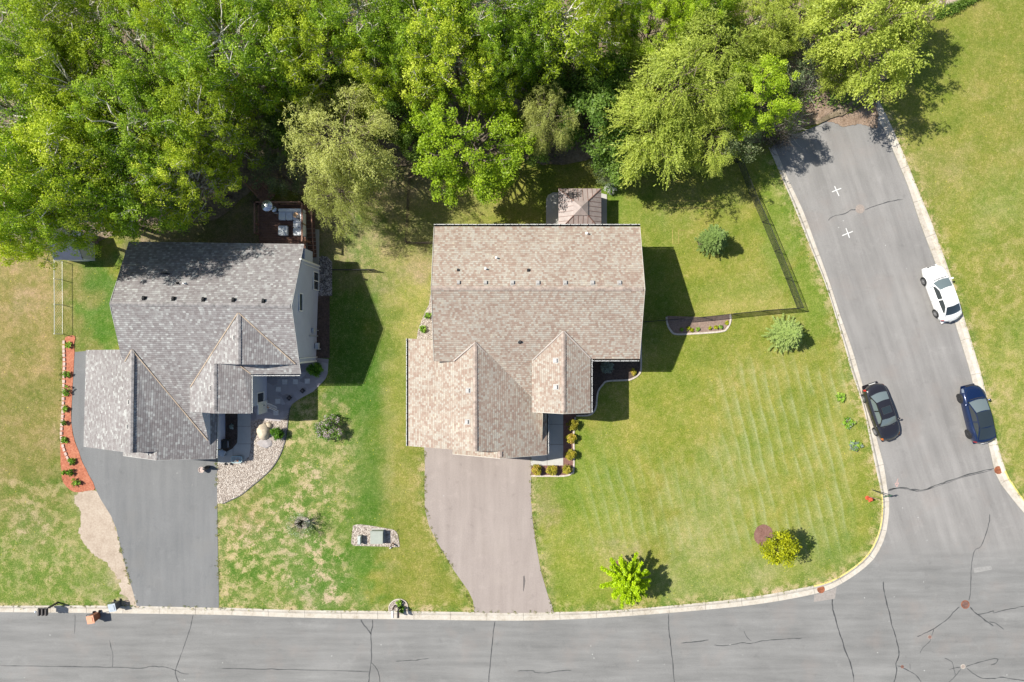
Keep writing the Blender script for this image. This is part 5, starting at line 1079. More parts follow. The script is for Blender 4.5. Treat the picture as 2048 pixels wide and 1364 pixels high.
m = MB(); q = P(97, 1210); m.blob((q.x-.18, q.y-.05, 1.22), (.09, .09, .09), 8, 6, 2, .05); m.build('lamp', LAMP, MR)
# utility boxes
GRN = simple('grey_green_box', (.29, .315, .275), .5, .06, 3)
TB = thing('transformer_box', 'large grey green utility cabinet on the gravel pad', 'utility box', P(756, 1070)); c = P(757, 1069)
m = MB(); m.box((c.x+.0, c.y, .42), (.92, .9, .6), taper=.99); m.build('body', GRN, TB); m = MB(); m.box((c.x, c.y-.02, .76), (.98, .98, .07), rx=-.03); m.box((c.x, c.y+.42, .72), (1.0, .14, .16)); m.build('lid', GRN, TB)
m = MB(); m.box((c.x, c.y, .1), (1.05, 1.05, .14)); m.build('base', WALKC, TB)
PB = thing('cable_pedestal', 'small grey green cable pedestal left of the utility cabinet', 'utility box', P(722, 1077)); c = P(722, 1076)
m = MB(); m.box((c.x, c.y, .35), (.24, .66, .6), taper=.9); m.build('body', GRN, PB); m = MB(); m.box((c.x, c.y, .68), (.26, .70, .08), taper=.7); m.build('lid', simple('pale_box_lid', (.40, .44, .42), .5), PB)
BM = thing('marker_post', 'leaning wooden marker post with white foot at the gravel pad corner', 'post', P(784, 1089)); c = P(784, 1088)
m = MB(); m.tube([(c.x+.1, c.y+.15, 0), (c.x-.05, c.y-.05, .9)], .035, 6); m.tube([(c.x+.1, c.y+.15, 0), (c.x+.22, c.y+.0, .5)], .03, 6); m.build('stake', simple('stake_wood', (.22, .13, .08), .8), BM); m = MB(); m.blob((c.x-.1, c.y-.22, .22), (.10, .10, .10), 8, 6, 3, .1); m.build('reflector', WHITE, BM)
# fire hydrant
HY = thing('fire_hydrant', 'red fire hydrant on the lawn by the left kerb of the side road', 'fire hydrant', P(1733, 995)); c = P(1733, 995); HR = simple('hydrant_red', (.52, .085, .04), .5, .12, 5)
m = MB(); m.lathe((c.x, c.y, .11), [(.17, 0), (.17, .05), (.12, .07), (.11, .50), (.15, .52), (.15, .57), (.12, .60), (.10, .68), (.05, .74), (.04, .80), (.001, .81)], 14); m.build('body', HR, HY)
m = MB(); m.tube([(c.x-.23, c.y, .5), (c.x+.23, c.y, .5)], .065, 8); m.tube([(c.x, c.y, .45), (c.x, c.y-.24, .45)], .08, 8); m.build('outlet', HR, HY)
m = MB(); m.tube([(c.x+.1, c.y+.1, .1), (c.x+.28, c.y+.16, 1.5)], .015, 5); m.build('marker_rod', simple('rod', (.5, .3, .28), .6), HY)
# street sign
SG = thing('street_sign', 'thin street sign post standing on the lawn edge by the fire hydrant', 'street sign', P(1743, 979)); c = P(1743, 979)
m = MB(); m.tube([(c.x, c.y, 0), (c.x, c.y, 2.55)], .032, 8); m.build('pole', simple('dark_sign_post', (.05, .055, .05), .6), SG)
m = MB(); m.box((c.x, c.y, 2.3), (.02, .62, .22), rz=R(-75)); m.build('sign_blade', simple('green_sign', (.02, .12, .06), .4), SG)
# pots, boulders, porch things by house A
BEI = simple('beige_boulder', (.52, .44, .33), .9, .18, 3, bmp=.5, bscale=12)
for px_, py_, r_, lab, sd_ in ((530, 862, (.50, .62, .45), 'largest beige boulder in the bed below the porch', 1), (539, 850, (.33, .25, .25), 'small round beige boulder above the largest one', 4)):
    c = P(px_, py_); m = MB(); m.blob((c.x, c.y, r_[2]*.6), r_, 14, 9, sd_, .22); o = m.build('boulder', BEI, smooth_=True); tag(o, lab, 'boulder', None)
c = P(531, 885); m = MB(); m.blob((c.x, c.y, .14), (.62, .42, .14), 14, 7, 7, .2); tag(m.build('flat_stone', simple('grey_flat_stone', (.36, .33, .32), .9, .12, 3, bmp=.3)), 'flat grey stone lying below the largest boulder', 'stone')
PAVS = simple('square_paver', (.56, .54, .52), .9, .1, 4)
for k, (px_, py_) in enumerate(((571, 763.5), (592.5, 763), (616, 762), (558.5, 778), (557, 802), (553.5, 825))):
    c = P(px_, py_); m = MB(); m.box((c.x, c.y, .165), (.40, .40, .07), rz=.03*math.sin(k*4)); tag(m.build('stepping_stone', PAVS), ['square stepping stone under the eave, left one of the top row of three', 'middle square stepping stone in the top row of three', 'right square stepping stone nearest the round green bush', 'square stepping stone at the upper bend of the path', 'square stepping stone beside the house entry, second from the bottom', 'lowest square stepping stone of the path'][k], 'stepping stone', None)
for k, (px_, py_) in enumerate(((580.5, 795.5), (607, 781))):
    c = P(px_, py_); m = MB(); m.box((c.x, c.y, .26), (.30, .30, .16), rz=R(45)); o = m.build('planter', BLACKV); tag(o, ['dark diamond planter on the flagstones, left one', 'dark diamond planter on the flagstones, right one nearer the lawn'][k], 'planter')
    m = MB(); m.lathe((c.x, c.y, .34), [(.09, 0), (.09, .03), (.06, .03)], 10); m.build('rim', simple('planter_rim', (.12, .10, .09), .8), o)
# driveway pot
DP = thing('flower_pot', 'dark flower pot with pale rim and small plant at the top of the dark driveway', 'flower pot', P(411, 938)); c = P(411.5, 937)
m = MB(); m.lathe((c.x-.1, c.y, .13), [(.15, 0), (.22, .42), (.24, .46), (.20, .46), (.19, .40)], 18); m.build('pot', simple('pale_pot', (.45, .36, .32), .7), DP); m = MB(); m.lathe((c.x-.1, c.y, .5), [(.19, 0), (.001, .01)], 14); m.build('soil', BLACKV, DP)
PT2 = thing('flower_pot', 'small black lantern pot right behind the pale rimmed flower pot', 'flower pot', P(419, 933)); c = P(419, 933)
m = MB(); m.lathe((c.x, c.y, .13), [(.12, 0), (.17, .35), (.15, .5), (.08, .8), (.1, .9), (.001, .92)], 12); m.build('pot', BLACKV, PT2)
# entry court of house A
GR = thing('barbecue_grill', 'black grill standing against the garage wall of the grey house', 'grill', P(461, 886)); c = P(458, 885)
m = MB(); m.box((c.x, c.y, .75), (.5, .72, .4), taper=.85); m.build('hood', BLACKV, GR); m = MB(); m.box((c.x, c.y, .4), (.46, .66, .45)); m.build('cart', DARKTR, GR)
m = MB(); m.tube([(c.x+.28, c.y-.25, .85), (c.x+.28, c.y+.25, .85)], .02, 6); m.build('handle', CHR, GR)
AC = thing('chair', 'pale blue grey chair at the garage corner of the grey house', 'chair', P(446, 905)); c = P(449, 904)
m = MB(); m.box((c.x, c.y, .5), (.5, .5, .08), rz=-.4, taper=.95); m.build('seat', simple('blue_grey_cushion', (.36, .40, .44), .8), AC); m = MB(); m.box((c.x-.18, c.y+.2, .75), (.55, .08, .5), rz=.35); m.build('backrest', simple('blue_grey_cushion', (.36, .40, .44), .8), AC)
for sx in (-.2, .2):
    for sy in (-.2, .2): m = MB(); m.tube([(c.x+sx, c.y+sy, .17), (c.x+sx, c.y+sy, .48)], .02, 5); m.build('leg', DARKTR, AC)
PL = thing('play_tray', 'teal rimmed clear tub with bright toys at the walk corner', 'tub', P(478, 917)); c = P(478, 917); TEAL = simple('pale_teal_plastic', (.30, .46, .50), .4)
m = MB(); pts = [(c.x+.42*math.copysign(abs(math.cos(a))**.5, math.cos(a)), c.y+.26*math.copysign(abs(math.sin(a))**.5, math.sin(a)), .5) for a in np.linspace(0, 2*math.pi, 25)]; m.tube(pts, .025, 6, cap=False); m.build('rim', TEAL, PL)
m = MB(); m.prism([(p[0], p[1]) for p in pts[:-1]], .2, .34); m.build('base', simple('tub_base', (.30, .34, .34), .5), PL)
for k, (dx_, col) in enumerate(((-.1, (.7, .68, .6)), (.06, (.65, .25, .12)), (.2, (.12, .35, .5)))):
    m = MB(); m.blob((c.x+dx_, c.y-.12, .38), (.10, .08, .07), 8, 5, k, .2); m.build('toy', simple('toy%d' % k, col, .5), PL)
for k, px_ in enumerate((453, 464)):
    c = P(px_, 927); m = MB(); m.blob((c.x, c.y, .22), (.09, .09, .12), 8, 6, k, .1); tag(m.build('path_light', BLACKV), ['black round path light at the gravel edge, left one', 'black round path light at the gravel edge, right one nearer the tub'][k], 'path light')
# striped flag on a pole by the entry
FL = thing('hanging_banner', 'grey and white striped banner hanging by the grey house entry', 'banner', P(535, 806)); 
m = MB(); a = P(536, 806, 2.0); b = Vector((a.x+.1, a.y, 2.9)); p0 = Vector((a.x, a.y, 2.1)); p1 = p0+Vector((.35, -.25, .9)); m.tube([p0, p1], .02, 6); m.build('pole', simple('brown_pole', (.35, .22, .14), .7), FL)
m = MB(); m.blob(tuple(p1), (.08, .08, .08), 8, 6, 1, 0); m.build('finial', simple('ball_brown', (.40, .24, .15), .6), FL)
STR = [simple('banner_white', (.6, .6, .62), .8), simple('banner_dark', (.16, .13, .16), .8)]
m = MB(); rows = []
for i in range(9):
    t = i/8; rows.append([(p0.x+.12+t*.55+.0*k, p0.y-.12-.40*t**1.3-.09*(k-3.5)*.6, 2.65-.75*t+.05*math.sin(k*1.3)) for k in range(8)])
for a, b in zip(rows, rows[1:]):
    for k in range(7): m.k = k % 2; m.quad(a[k], b[k], b[k+1], a[k+1])
m.build('cloth', STR, FL)
# timber lines left in the garden behind house B
for pts, lab in (([(1337, 402), (1437, 403), (1437, 417), (1337, 416), (1337, 402)], 'faint rectangle of yellowed turf lines in the back garden'), ([(1344, 460), (1345, 488), (1357, 488), (1356, 461), (1369, 461)], 'x')):
    m = MB(); q = smooth(pts, 1); m.ribbon(XY(pts), .06, .118+.012, None); tag(m.build('worn_turf_line', simple('straw_line', (.33, .28, .08), .95, .3, 3)), kind='structure')
# ------------------------------------------------ plants
rng = np.random.default_rng(7)
def leafmat(name, dark, light, trans=.35, yel=None, hue=.0):
    m = bpy.data.materials.new(name); m.use_nodes = True; nt = m.node_tree; nt.nodes.clear()
    out = node(nt, 'ShaderNodeOutputMaterial'); at = node(nt, 'ShaderNodeAttribute', attribute_name='tone'); oi = node(nt, 'ShaderNodeObjectInfo')
    f = mth(nt, 'ADD', at.outputs['Fac'], mth(nt, 'MULTIPLY', mth(nt, 'SUBTRACT', oi.outputs['Random'], .5), .38))
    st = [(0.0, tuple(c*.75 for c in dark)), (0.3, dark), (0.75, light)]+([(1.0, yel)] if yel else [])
    c = ramp(nt, f, st); d = node(nt, 'ShaderNodeBsdfDiffuse'); t = node(nt, 'ShaderNodeBsdfTranslucent'); g = node(nt, 'ShaderNodeBsdfGlossy'); g.inputs['Roughness'].default_value = .45
    tc = mixc(nt, 1.0, c, (1.25, 1.2, .55), 'MULTIPLY'); nt.links.new(c, d.inputs[0]); nt.links.new(tc, t.inputs[0])
    mx = node(nt, 'ShaderNodeMixShader'); mx.inputs[0].default_value = trans; nt.links.new(d.outputs[0], mx.inputs[1]); nt.links.new(t.outputs[0], mx.inputs[2])
    m2 = node(nt, 'ShaderNodeMixShader'); m2.inputs[0].default_value = .015; nt.links.new(mx.outputs[0], m2.inputs[1]); nt.links.new(g.outputs[0], m2.inputs[2]); nt.links.new(m2.outputs[0], out.inputs[0]); return m
L_POP = leafmat('poplar_leaf', (.22, .315, .018), (.50, .61, .045), .47, (.72, .77, .12)); L_PO2 = leafmat('poplar_leaf_green', (.165, .285, .018), (.39, .545, .045), .47, (.60, .70, .09)); L_MAP = leafmat('maple_leaf', (.21, .33, .014), (.43, .58, .034), .45, (.60, .72, .09))
L_WIL = leafmat('willow_leaf', (.36, .40, .105), (.58, .61, .19), .42, (.58, .62, .24)); L_FEA = leafmat('elm_leaf', (.31, .39, .060), (.55, .62, .115), .45, (.48, .58, .14))
L_DRK = leafmat('buckthorn_leaf', (.11, .20, .030), (.24, .36, .065), .42, (.24, .36, .08)); L_GRY = leafmat('grey_green_leaf', (.12, .165, .075), (.25, .31, .15), .3, (.36, .41, .21))
L_SPR = leafmat('spruce_needle', (.11, .18, .045), (.25, .35, .095), .2, (.37, .46, .14)); L_GOL = leafmat('lime_leaf', (.24, .38, .006), (.48, .66, .012), .35, (.66, .76, .03)); L_YEL = leafmat('golden_leaf', (.27, .31, .01), (.50, .52, .018), .35, (.68, .64, .05))
L_BOX = leafmat('boxwood_leaf', (.06, .16, .012), (.17, .34, .028), .3, (.30, .46, .05)); L_SPI = leafmat('spirea_leaf', (.24, .23, .025), (.50, .44, .05), .35, (.66, .44, .12)); L_LIL = leafmat('lilac_leaf', (.09, .18, .03), (.19, .32, .06), .3, (.3, .42, .09)); L_FLW = leafmat('lilac_flower', (.34, .24, .28), (.56, .46, .50), .3, (.68, .60, .62))
L_WHT = leafmat('white_blossom', (.45, .5, .42), (.70, .72, .66), .3, (.8, .8, .78)); L_BRU = leafmat('dry_twig_leaf', (.26, .20, .15), (.46, .37, .28), .1, (.60, .50, .40)); L_HOS = leafmat('hosta_leaf', (.14, .28, .03), (.32, .50, .06), .3, (.48, .62, .12)); L_BLU = leafmat('blue_shrub_leaf', (.17, .22, .20), (.34, .40, .37), .2, (.46, .52, .49))
BARK_W = simple('pale_bark', (.60, .56, .49), .85, .22, 3, bmp=.3); BARK_B = simple('brown_bark', (.17, .135, .105), .9, .25, 4, bmp=.4); BARK_D = simple('dark_bark', (.08, .065, .055), .9, .25, 4)
def unit(v): return v/np.maximum(1e-9, np.linalg.norm(v, axis=-1, keepdims=True))
class Leaves:
    def __init__(s): s.V = []; s.T = []
    def add(s, c, along, side, hl, hw, tone):
        c = np.asarray(c); n = len(c); hl = np.broadcast_to(np.asarray(hl, float).reshape(-1, 1), (n, 1)); hw = np.broadcast_to(np.asarray(hw, float).reshape(-1, 1), (n, 1))
        q = np.stack([c-along*hl, c+side*hw-along*hl*.15, c+along*hl, c-side*hw-along*hl*.15], 1); s.V.append(q.reshape(-1, 3)); s.T.append(np.broadcast_to(np.asarray(tone, float), (n,)))
    def cloud(s, centres, rad, n, size, r_, up=.7, flat=.75, asp=.62, tone=None):
        k = len(centres); c = np.repeat(centres, n, 0); rr = np.repeat(np.broadcast_to(rad, (k,)), n)[:, None]
        d = unit(r_.normal(size=(k*n, 3)))*r_.random((k*n, 1))**.45*rr; d[:, 2] *= flat; p = c+d
        nrm = unit(r_.normal(size=(k*n, 3))*.75+np.array([0, 0, up])+d/rr*.35); al = unit(np.cross(nrm, r_.normal(size=(k*n, 3)))); sd_ = np.cross(nrm, al)
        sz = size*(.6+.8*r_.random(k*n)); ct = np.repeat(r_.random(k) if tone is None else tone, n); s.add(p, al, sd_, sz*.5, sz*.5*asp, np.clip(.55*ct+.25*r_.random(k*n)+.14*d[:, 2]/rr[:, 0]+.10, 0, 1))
    def strands(s, starts, dirs, length, drop, npl, size, r_, asp=.28, spread=.05, tone=None, curl=0.0, up=0.0):
        k = len(starts); t = np.tile((np.arange(npl)+.5)/npl, k)[:, None]+r_.normal(size=(k*npl, 1))*.02; S0 = np.repeat(starts, npl, 0); D = np.repeat(dirs, npl, 0); L_ = np.repeat(np.broadcast_to(length, (k,)), npl)[:, None]; Dp = np.repeat(np.broadcast_to(drop, (k,)), npl)[:, None]
        p = S0+D*L_*t; p[:, 2:3] += up*L_*t-Dp*t*t; tan = D*L_; tan = tan.copy(); tan[:, 2:3] += up*L_-2*Dp*t; tan = unit(tan)*np.array([1, 1, .35]); tan = unit(tan+r_.normal(size=tan.shape)*curl*np.array([1, 1, .6]))
        p = p+r_.normal(size=p.shape)*spread; nrm = unit(r_.normal(size=p.shape)*.5+np.array([0, 0, 1.1])); sd_ = unit(np.cross(tan, nrm)); sz = size*(.7+.6*r_.random(k*npl)); ct = np.repeat(r_.random(k) if tone is None else tone, npl)
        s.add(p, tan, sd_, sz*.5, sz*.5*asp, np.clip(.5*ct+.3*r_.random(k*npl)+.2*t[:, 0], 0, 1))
    def build(s, name, mat, parent):
        V = np.concatenate(s.V); T = np.concatenate(s.T).astype(np.float32); off = parent_world(parent); V = V-np.array([off.x, off.y, off.z])
        me = bpy.data.meshes.new(name); fast_mesh(me, V, np.arange(len(V)).reshape(-1, 4)); me.materials.append(mat)
        a = me.attributes.new('tone', 'FLOAT', 'FACE'); a.data.foreach_set('value', T[:len(me.polygons)]); o = bpy.data.objects.new(name, me); COL.objects.link(o); o.parent = parent; return o
def limb(m, a, b, r0, r1, bend, n=6):
    a, b = np.array(a), np.array(b); pts = []
    for i in range(n):
        t = i/(n-1); p = a+(b-a)*t+np.array([0, 0, 1])*bend*math.sin(math.pi*t*.8)*np.linalg.norm(b-a); p = p+rng.normal(size=3)*.04*np.linalg.norm(b-a)*(0 < i < n-1); pts.append(tuple(p))
    m.tube(pts, [r0+(r1-r0)*i/(n-1) for i in range(n)], 5, cap=False); return pts
def targets(n, Rr, zc, up, dn, r_, inner=.45):
    d = unit(r_.normal(size=(n*3, 3))); d = d[d[:, 2] > -.45][:n]; f = inner+(1-inner)*r_.random((len(d), 1))**.5; lump = np.array([1+.28*noise.noise(Vector(tuple(q*1.6))+Vector((float(r_.random())*.01+Rr, zc, 0))) for q in d])[:, None]
    p = d*f*lump; p[:, :2] *= Rr; p[:, 2] = np.where(p[:, 2] > 0, p[:, 2]*up, p[:, 2]*dn)+zc; return p
def make_tree(kind, Ht, Rr, seed, name='tree'):
    global rng; r_ = np.random.default_rng(seed); rng = np.random.default_rng(seed+99); root = thing(name, None, None); br = MB(); lv = Leaves()
    K = dict(poplar=(68, L_POP, BARK_W), maple=(55, L_MAP, BARK_B), dark=(40, L_DRK, BARK_D), willow=(60, L_WIL, BARK_B), elm=(55, L_FEA, BARK_B), grey=(30, L_GRY, BARK_B), pale=(45, L_FEA, BARK_B), birch=(40, L_POP, BARK_W), brush=(36, L_BRU, BARK_B))[kind]
    zc = Ht*.60; T = targets(K[0], Rr*1.02, zc, Ht*.38, Ht*.34, r_, .35 if kind != 'maple' else .6)
    lean = r_.normal(size=2)*.03*Ht; tr = [(0, 0, -.1), (lean[0]*.2, lean[1]*.2, Ht*.2), (lean[0]*.5, lean[1]*.5, Ht*.45), (lean[0]*.9, lean[1]*.9, Ht*.70), (lean[0], lean[1], Ht*.9)]
    r0 = .018*Ht if kind != 'brush' else .01*Ht; tb = MB(); tb.tube(tr, [r0*1.25, r0, r0*.75, r0*.45, r0*.15], 8, cap=False)
    if kind == 'brush':
        tw = MB()
        for k in range(260):
            a = r_.random()*6.283; s_ = np.array([math.cos(a), math.sin(a), 0])*Rr*.7*r_.random()**.5; d = unit(r_.normal(size=3)+np.array([0, 0, .9])); L_ = .8+1.4*r_.random(); e = s_+d*L_*np.array([1, 1, min(1, Ht/2)]); e[2] = max(.1, e[2]); tw.tube([tuple(s_+[0, 0, .05]), tuple((s_+e)/2+r_.normal(size=3)*.12), tuple(e)], [.02, .014, .006], 3, cap=False)
        st = T[:, :]*np.array([1, 1, .7]); lv.cloud(st, .5, 34, .12, r_, up=.4, asp=.2)
        tb.build('trunk', K[2], root); tw.build('branches', BARK_W if seed % 2 else BARK_B, root); lv.build('crown', K[1], root); return root
    sub = []
    for t in T:
        hd = math.hypot(t[0], t[1]); z0 = max(Ht*.18, min(Ht*.8, t[2]-hd*.65)); f = z0/Ht; s_ = (lean[0]*f, lean[1]*f, z0)
        pts = limb(br, s_, t, r0*(.5-.25*f), .022, .04 if kind not in ('willow', 'elm') else .12)
        for q in range({'birch': 5, 'poplar': 6, 'maple': 4}.get(kind, 3)):
            d = unit(r_.normal(size=3)*.8+unit(np.array(t)-np.array([0, 0, zc]))*.7+np.array([0, 0, .25])); L_ = (.55+.9*r_.random())*(Rr/4.5)**.5; e = np.array(pts[-1 if q else -2])+d*L_; br.tube([pts[-1 if q else -2], tuple((np.array(pts[-1])*.5+e*.5) if q else (np.array(pts[-2])*.5+e*.5)), tuple(e)], [.028, .020, .010], 3, cap=False); sub.append(e)
    sub = np.array(sub); C = np.concatenate([T, sub])
    if kind == 'poplar': lv.cloud(C, .32+.42*r_.random(len(C)), 66 if seed % 2 else 56, .150 if seed % 2 else .165, r_, up=1.4)
    elif kind == 'maple': lv.cloud(C, .36+.32*r_.random(len(C)), 116, .145, r_, up=1.5, flat=.6)
    elif kind == 'birch': lv.cloud(C, .40+.35*r_.random(len(C)), 44, .19, r_, up=1.3)
    elif kind == 'dark': lv.cloud(C, .6, 70, .19, r_, up=1.4, flat=.6)
    elif kind == 'grey': lv.cloud(C, .55, 60, .17, r_, up=.5, asp=.35)
    elif kind in ('willow', 'elm', 'pale'):
        n_ = 12; st = np.repeat(C, n_, 0)+r_.normal(size=(len(C)*n_, 3))*.25; out = st-np.array([0, 0, zc-1.0]); out[:, 2] = 0; out = unit(unit(out)*.9+r_.normal(size=st.shape)*(.75 if kind == 'willow' else .5)); out[:, 2] *= .3
        ct = np.repeat(r_.random(len(C)), n_)*.7+.3*r_.random(len(C)*n_)
        if kind == 'willow': lv.strands(st, out, .55+.6*r_.random(len(st)), 1.0+1.2*r_.random(len(st)), 12, .17, r_, .34, .06, ct, curl=.5)
        elif kind == 'elm': lv.strands(st, out, .8+.8*r_.random(len(st)), .35+.5*r_.random(len(st)), 13, .20, r_, .40, .05, ct, curl=.35, up=.05)
        else: lv.strands(st, out, .6+.5*r_.random(len(st)), .25+.3*r_.random(len(st)), 13, .20, r_, .5, .09, ct, curl=.6)
    tb.build('trunk', BARK_B if kind == 'poplar' else K[2], root); br.build('branches', K[2], root); lv.build('crown', L_PO2 if kind == 'poplar' and seed % 2 else K[1], root); return root
PROTO = {'poplar': [(13, 4.6, 11), (13, 4.4, 12), (12, 4.2, 13), (13, 4.8, 14)], 'maple': [(9, 3.9, 21), (9, 3.6, 22)], 'dark': [(6, 2.6, 31), (6, 2.4, 32)], 'willow': [(10, 4.2, 41)], 'elm': [(10, 4.2, 51), (9, 3.4, 52)], 'grey': [(5, 2.2, 61)], 'pale': [(9, 4.2, 71), (8, 3.6, 72)], 'birch': [(13, 4.2, 81)], 'brush': [(2.2, 2.4, 91), (2.0, 2.2, 92)]}
KN = dict(poplar='poplar_tree', maple='maple_tree', dark='bushy_tree', willow='willow_tree', elm='elm_tree', grey='grey_shrub_tree', pale='ash_tree', birch='birch_tree', brush='dry_brush')
first = {}; cnt = {}
def plant(kind, px, py, rpx, Ht, label, cat='tree', grp='trees of the wood behind the houses', rz=None, ey=1.0):
    i = cnt.get(kind, 0); cnt[kind] = i+1; pk = i % len(PROTO[kind]); h0, r0, sd_ = PROTO[kind][pk]; key = (kind, pk)
    fresh = key not in first
    if fresh: first[key] = make_tree(kind, h0, r0, sd_, KN[kind]); o = first[key]
    else: o = copy_tree(first[key])
    g = P(px, py, Ht*.6); rw = rpx/S*(1-.6*Ht/H); s_ = rw/r0; o.location = (g.x, g.y, .1); o.scale = (s_, s_*ey, Ht/h0); o.rotation_euler = (0, 0, (i*2.4+px*.01) if rz is None else rz); tag(o, label, cat, grp); return o
W_ = 'trees of the wood behind the houses'
F = [('poplar', 50, 95, 88, 12, 'poplar in the top left corner of the wood'), ('poplar', 185, 45, 88, 13, 'poplar second from the left along the top edge'), ('poplar', 50, 250, 108, 13, 'wide poplar on the left edge above the navy roofed shed'), ('poplar', 185, 205, 92, 12, 'poplar in the middle of the left tree mass'),
 ('poplar', 305, 120, 85, 12, 'poplar third along the top, left of the tall bright one'), ('poplar', 320, 15, 70, 11, 'small poplar touching the top edge at the left'), ('poplar', 45, 395, 100, 17, 'yellowish poplar leaning over the dry grass at the left edge'), ('poplar', 175, 345, 112, 14, 'largest poplar crown above the shed'),
 ('poplar', 300, 270, 100, 13, 'poplar with pale branches north of the grey roof'), ('poplar', 418, 255, 85, 12, 'poplar at the right side of the left tree mass'), ('poplar', 290, 388, 92, 12, 'poplar overhanging the back of the grey roof'), ('poplar', 385, 355, 82, 11, 'poplar nearest the deck, shading the grey roof'),
 ('poplar', 165, 420, 80, 15, 'poplar whose crown hides half the navy roofed shed'), ('poplar', 30, 445, 72, 15, 'poplar at the left edge beside the shed'), ('poplar', 478, 115, 105, 14, 'tall bright poplar between the two dark gaps near the top'), ('poplar', 440, 10, 75, 12, 'poplar on the top edge above the tall bright one'),
 ('poplar', 565, 25, 75, 12, 'poplar on the top edge right of the tall bright one'), ('poplar', 650, 110, 82, 12, 'poplar above the yellow green willow'), ('poplar', 735, 60, 88, 13, 'poplar on the top edge above and right of the willow'), ('poplar', 760, 165, 62, 10, 'smaller poplar behind the little yellow willow'),
 ('poplar', 840, 65, 85, 13, 'poplar on the top edge near the middle'), ('poplar', 905, 125, 88, 13, 'poplar directly behind the dense round maple'), ('poplar', 985, 45, 88, 14, 'poplar with many pale twigs at the top centre'), ('poplar', 980, 175, 62, 10, 'poplar between the dense maple and the birch'),
 ('birch', 1130, 75, 92, 13, 'thin birch with long visible white trunk'), ('poplar', 1060, 95, 66, 12, 'poplar just left of the white trunked birch'), ('poplar', 1200, 50, 52, 11, 'narrow poplar right of the birch'),
 ('maple', 1300, 70, 58, 9, 'round bright maple on the top right, left of a pair'), ('maple', 1392, 20, 62, 9, 'bright maple cut by the top edge on the right'), ('maple', 942, 280, 102, 9.5, 'dense round maple behind the brown house'), ('maple', 1500, 198, 70, 8, 'bright maple beside the upper end of the side road'),
 ('willow', 688, 288, 92, 10, 'large yellow green willow above the gap between the houses'), ('willow', 690, 392, 58, 8, 'lower drooping willow beside the deck'), ('willow', 842, 198, 42, 7, 'little yellow willow left of the dense maple'), ('willow', 1092, 245, 52, 9, 'grey green willow behind the gazebo'),
 ('elm', 1348, 180, 84, 11, 'feathery light elm at the centre right of the wood'), ('elm', 1300, 275, 72, 9, 'feathery elm overhanging the back fence'), ('elm', 1410, 285, 52, 7, 'small feathery elm right of the overhanging one'), ('elm', 1420, 130, 68, 9, 'feathery elm above the bright roadside maple'),
 ('dark', 1085, 185, 42, 7, 'dark bushy tree under the birch'), ('dark', 1190, 250, 66, 7, 'dark bushy tree behind the gazebo on the right'), ('dark', 1195, 165, 52, 7, 'dark bushy tree below the narrow poplar'), ('dark', 790, 225, 52, 6, 'dark bushy tree between willow and little yellow willow'), ('dark', 600, 175, 46, 6, 'dark bushy tree left behind the willow'), ('dark', 830, 290, 32, 4.5, 'small dark bush left of the dense maple'),
 ('dark', 1245, 315, 48, 5, 'light edged bushy tree beside the back fence'), ('dark', 1050, 300, 36, 5, 'dark bush right of the dense maple'), ('dark', 575, 262, 38, 5, 'dark bush at the left foot of the willow'), ('dark', 1400, 65, 50, 7, 'dark bushy tree below the cut maple'), ('dark', 700, 200, 45, 6, 'dark bushy tree at the back of the willow'),
 ('grey', 1462, 272, 44, 6, 'grey green shrub left below the roadside maple'), ('grey', 525, 255, 42, 5, 'grey green shrub between left trees and willow'), ('grey', 1130, 160, 40, 6, 'grey green shrub at the foot of the birch'), ('grey', 560, 350, 38, 4, 'grey green shrub above the deck'), ('grey', 1560, 120, 56, 4, 'grey green shrub in the clearing at the upper right'), ('grey', 1215, 330, 30, 4, 'grey green shrub at the fence end near the gazebo'),
 ('pale', 1728, 66, 100, 10, 'large spreading ash above the end of the side road'), ('pale', 1688, 132, 38, 5, 'lower ash touching the leaf litter at the road end'), ('pale', 1500, 60, 55, 7, 'ash on the right of the cut maple'), ('pale', 1800, 25, 52, 7, 'ash at the top beside the right lawn'), ('pale', 1590, 30, 45, 5, 'small ash at the top of the clearing'), ('pale', 1530, 115, 45, 5, 'small ash above the roadside maple'),
 ('brush', 1580, 235, 48, 3.4, 'dry brown brush left of the road end'), ('brush', 1562, 262, 40, 2.8, 'dry brush pile nearest the road end corner'), ('brush', 1625, 150, 42, 3, 'dry brush in the upper right clearing'), ('brush', 110, 60, 45, 3, 'bare grey brush in the top left gap'), ('brush', 325, 165, 50, 2.5, 'dry brush gap among the left poplars'), ('brush', 430, 200, 45, 2, 'dry brush below the tall bright poplar'), ('brush', 860, 315, 34, 1.5, 'dry brush at the pen fence'), ('brush', 1230, 190, 40, 2, 'dry brush between dark trees at the centre right'), ('brush', 550, 120, 34, 2.5, 'dry brush right of the tall bright poplar'), ('brush', 520, 395, 30, 1.5, 'reddish dry brush at the deck steps')]
for f in F:
    k = f[0]; plant(k, f[1], f[2], f[3], f[4], f[5], cat='brush' if k == 'brush' else 'tree', grp='dry brush in the wood' if k == 'brush' else W_)
for px, py, rr, hh, lab in ((880, 20, 62, 12, 'poplar on the top edge just right of the middle poplar'), (610, 70, 62, 11, 'poplar filling between the two above the willow'), (1240, 20, 52, 10, 'small poplar on the top edge left of the maple pair'), (240, 300, 70, 12, 'poplar among the crowns above the shed'), (120, 150, 72, 12, 'poplar just below the top left gap'), (390, 90, 62, 12, 'poplar left beside the tall bright one'), (1010, 120, 60, 12, 'poplar with yellow tips left of the birch'), (520, 190, 48, 9, 'poplar low at the right foot of the tall bright one'), (800, 120, 60, 11, 'poplar above the little yellow willow')):
    plant('poplar', px, py, rr, hh, lab, grp=W_)
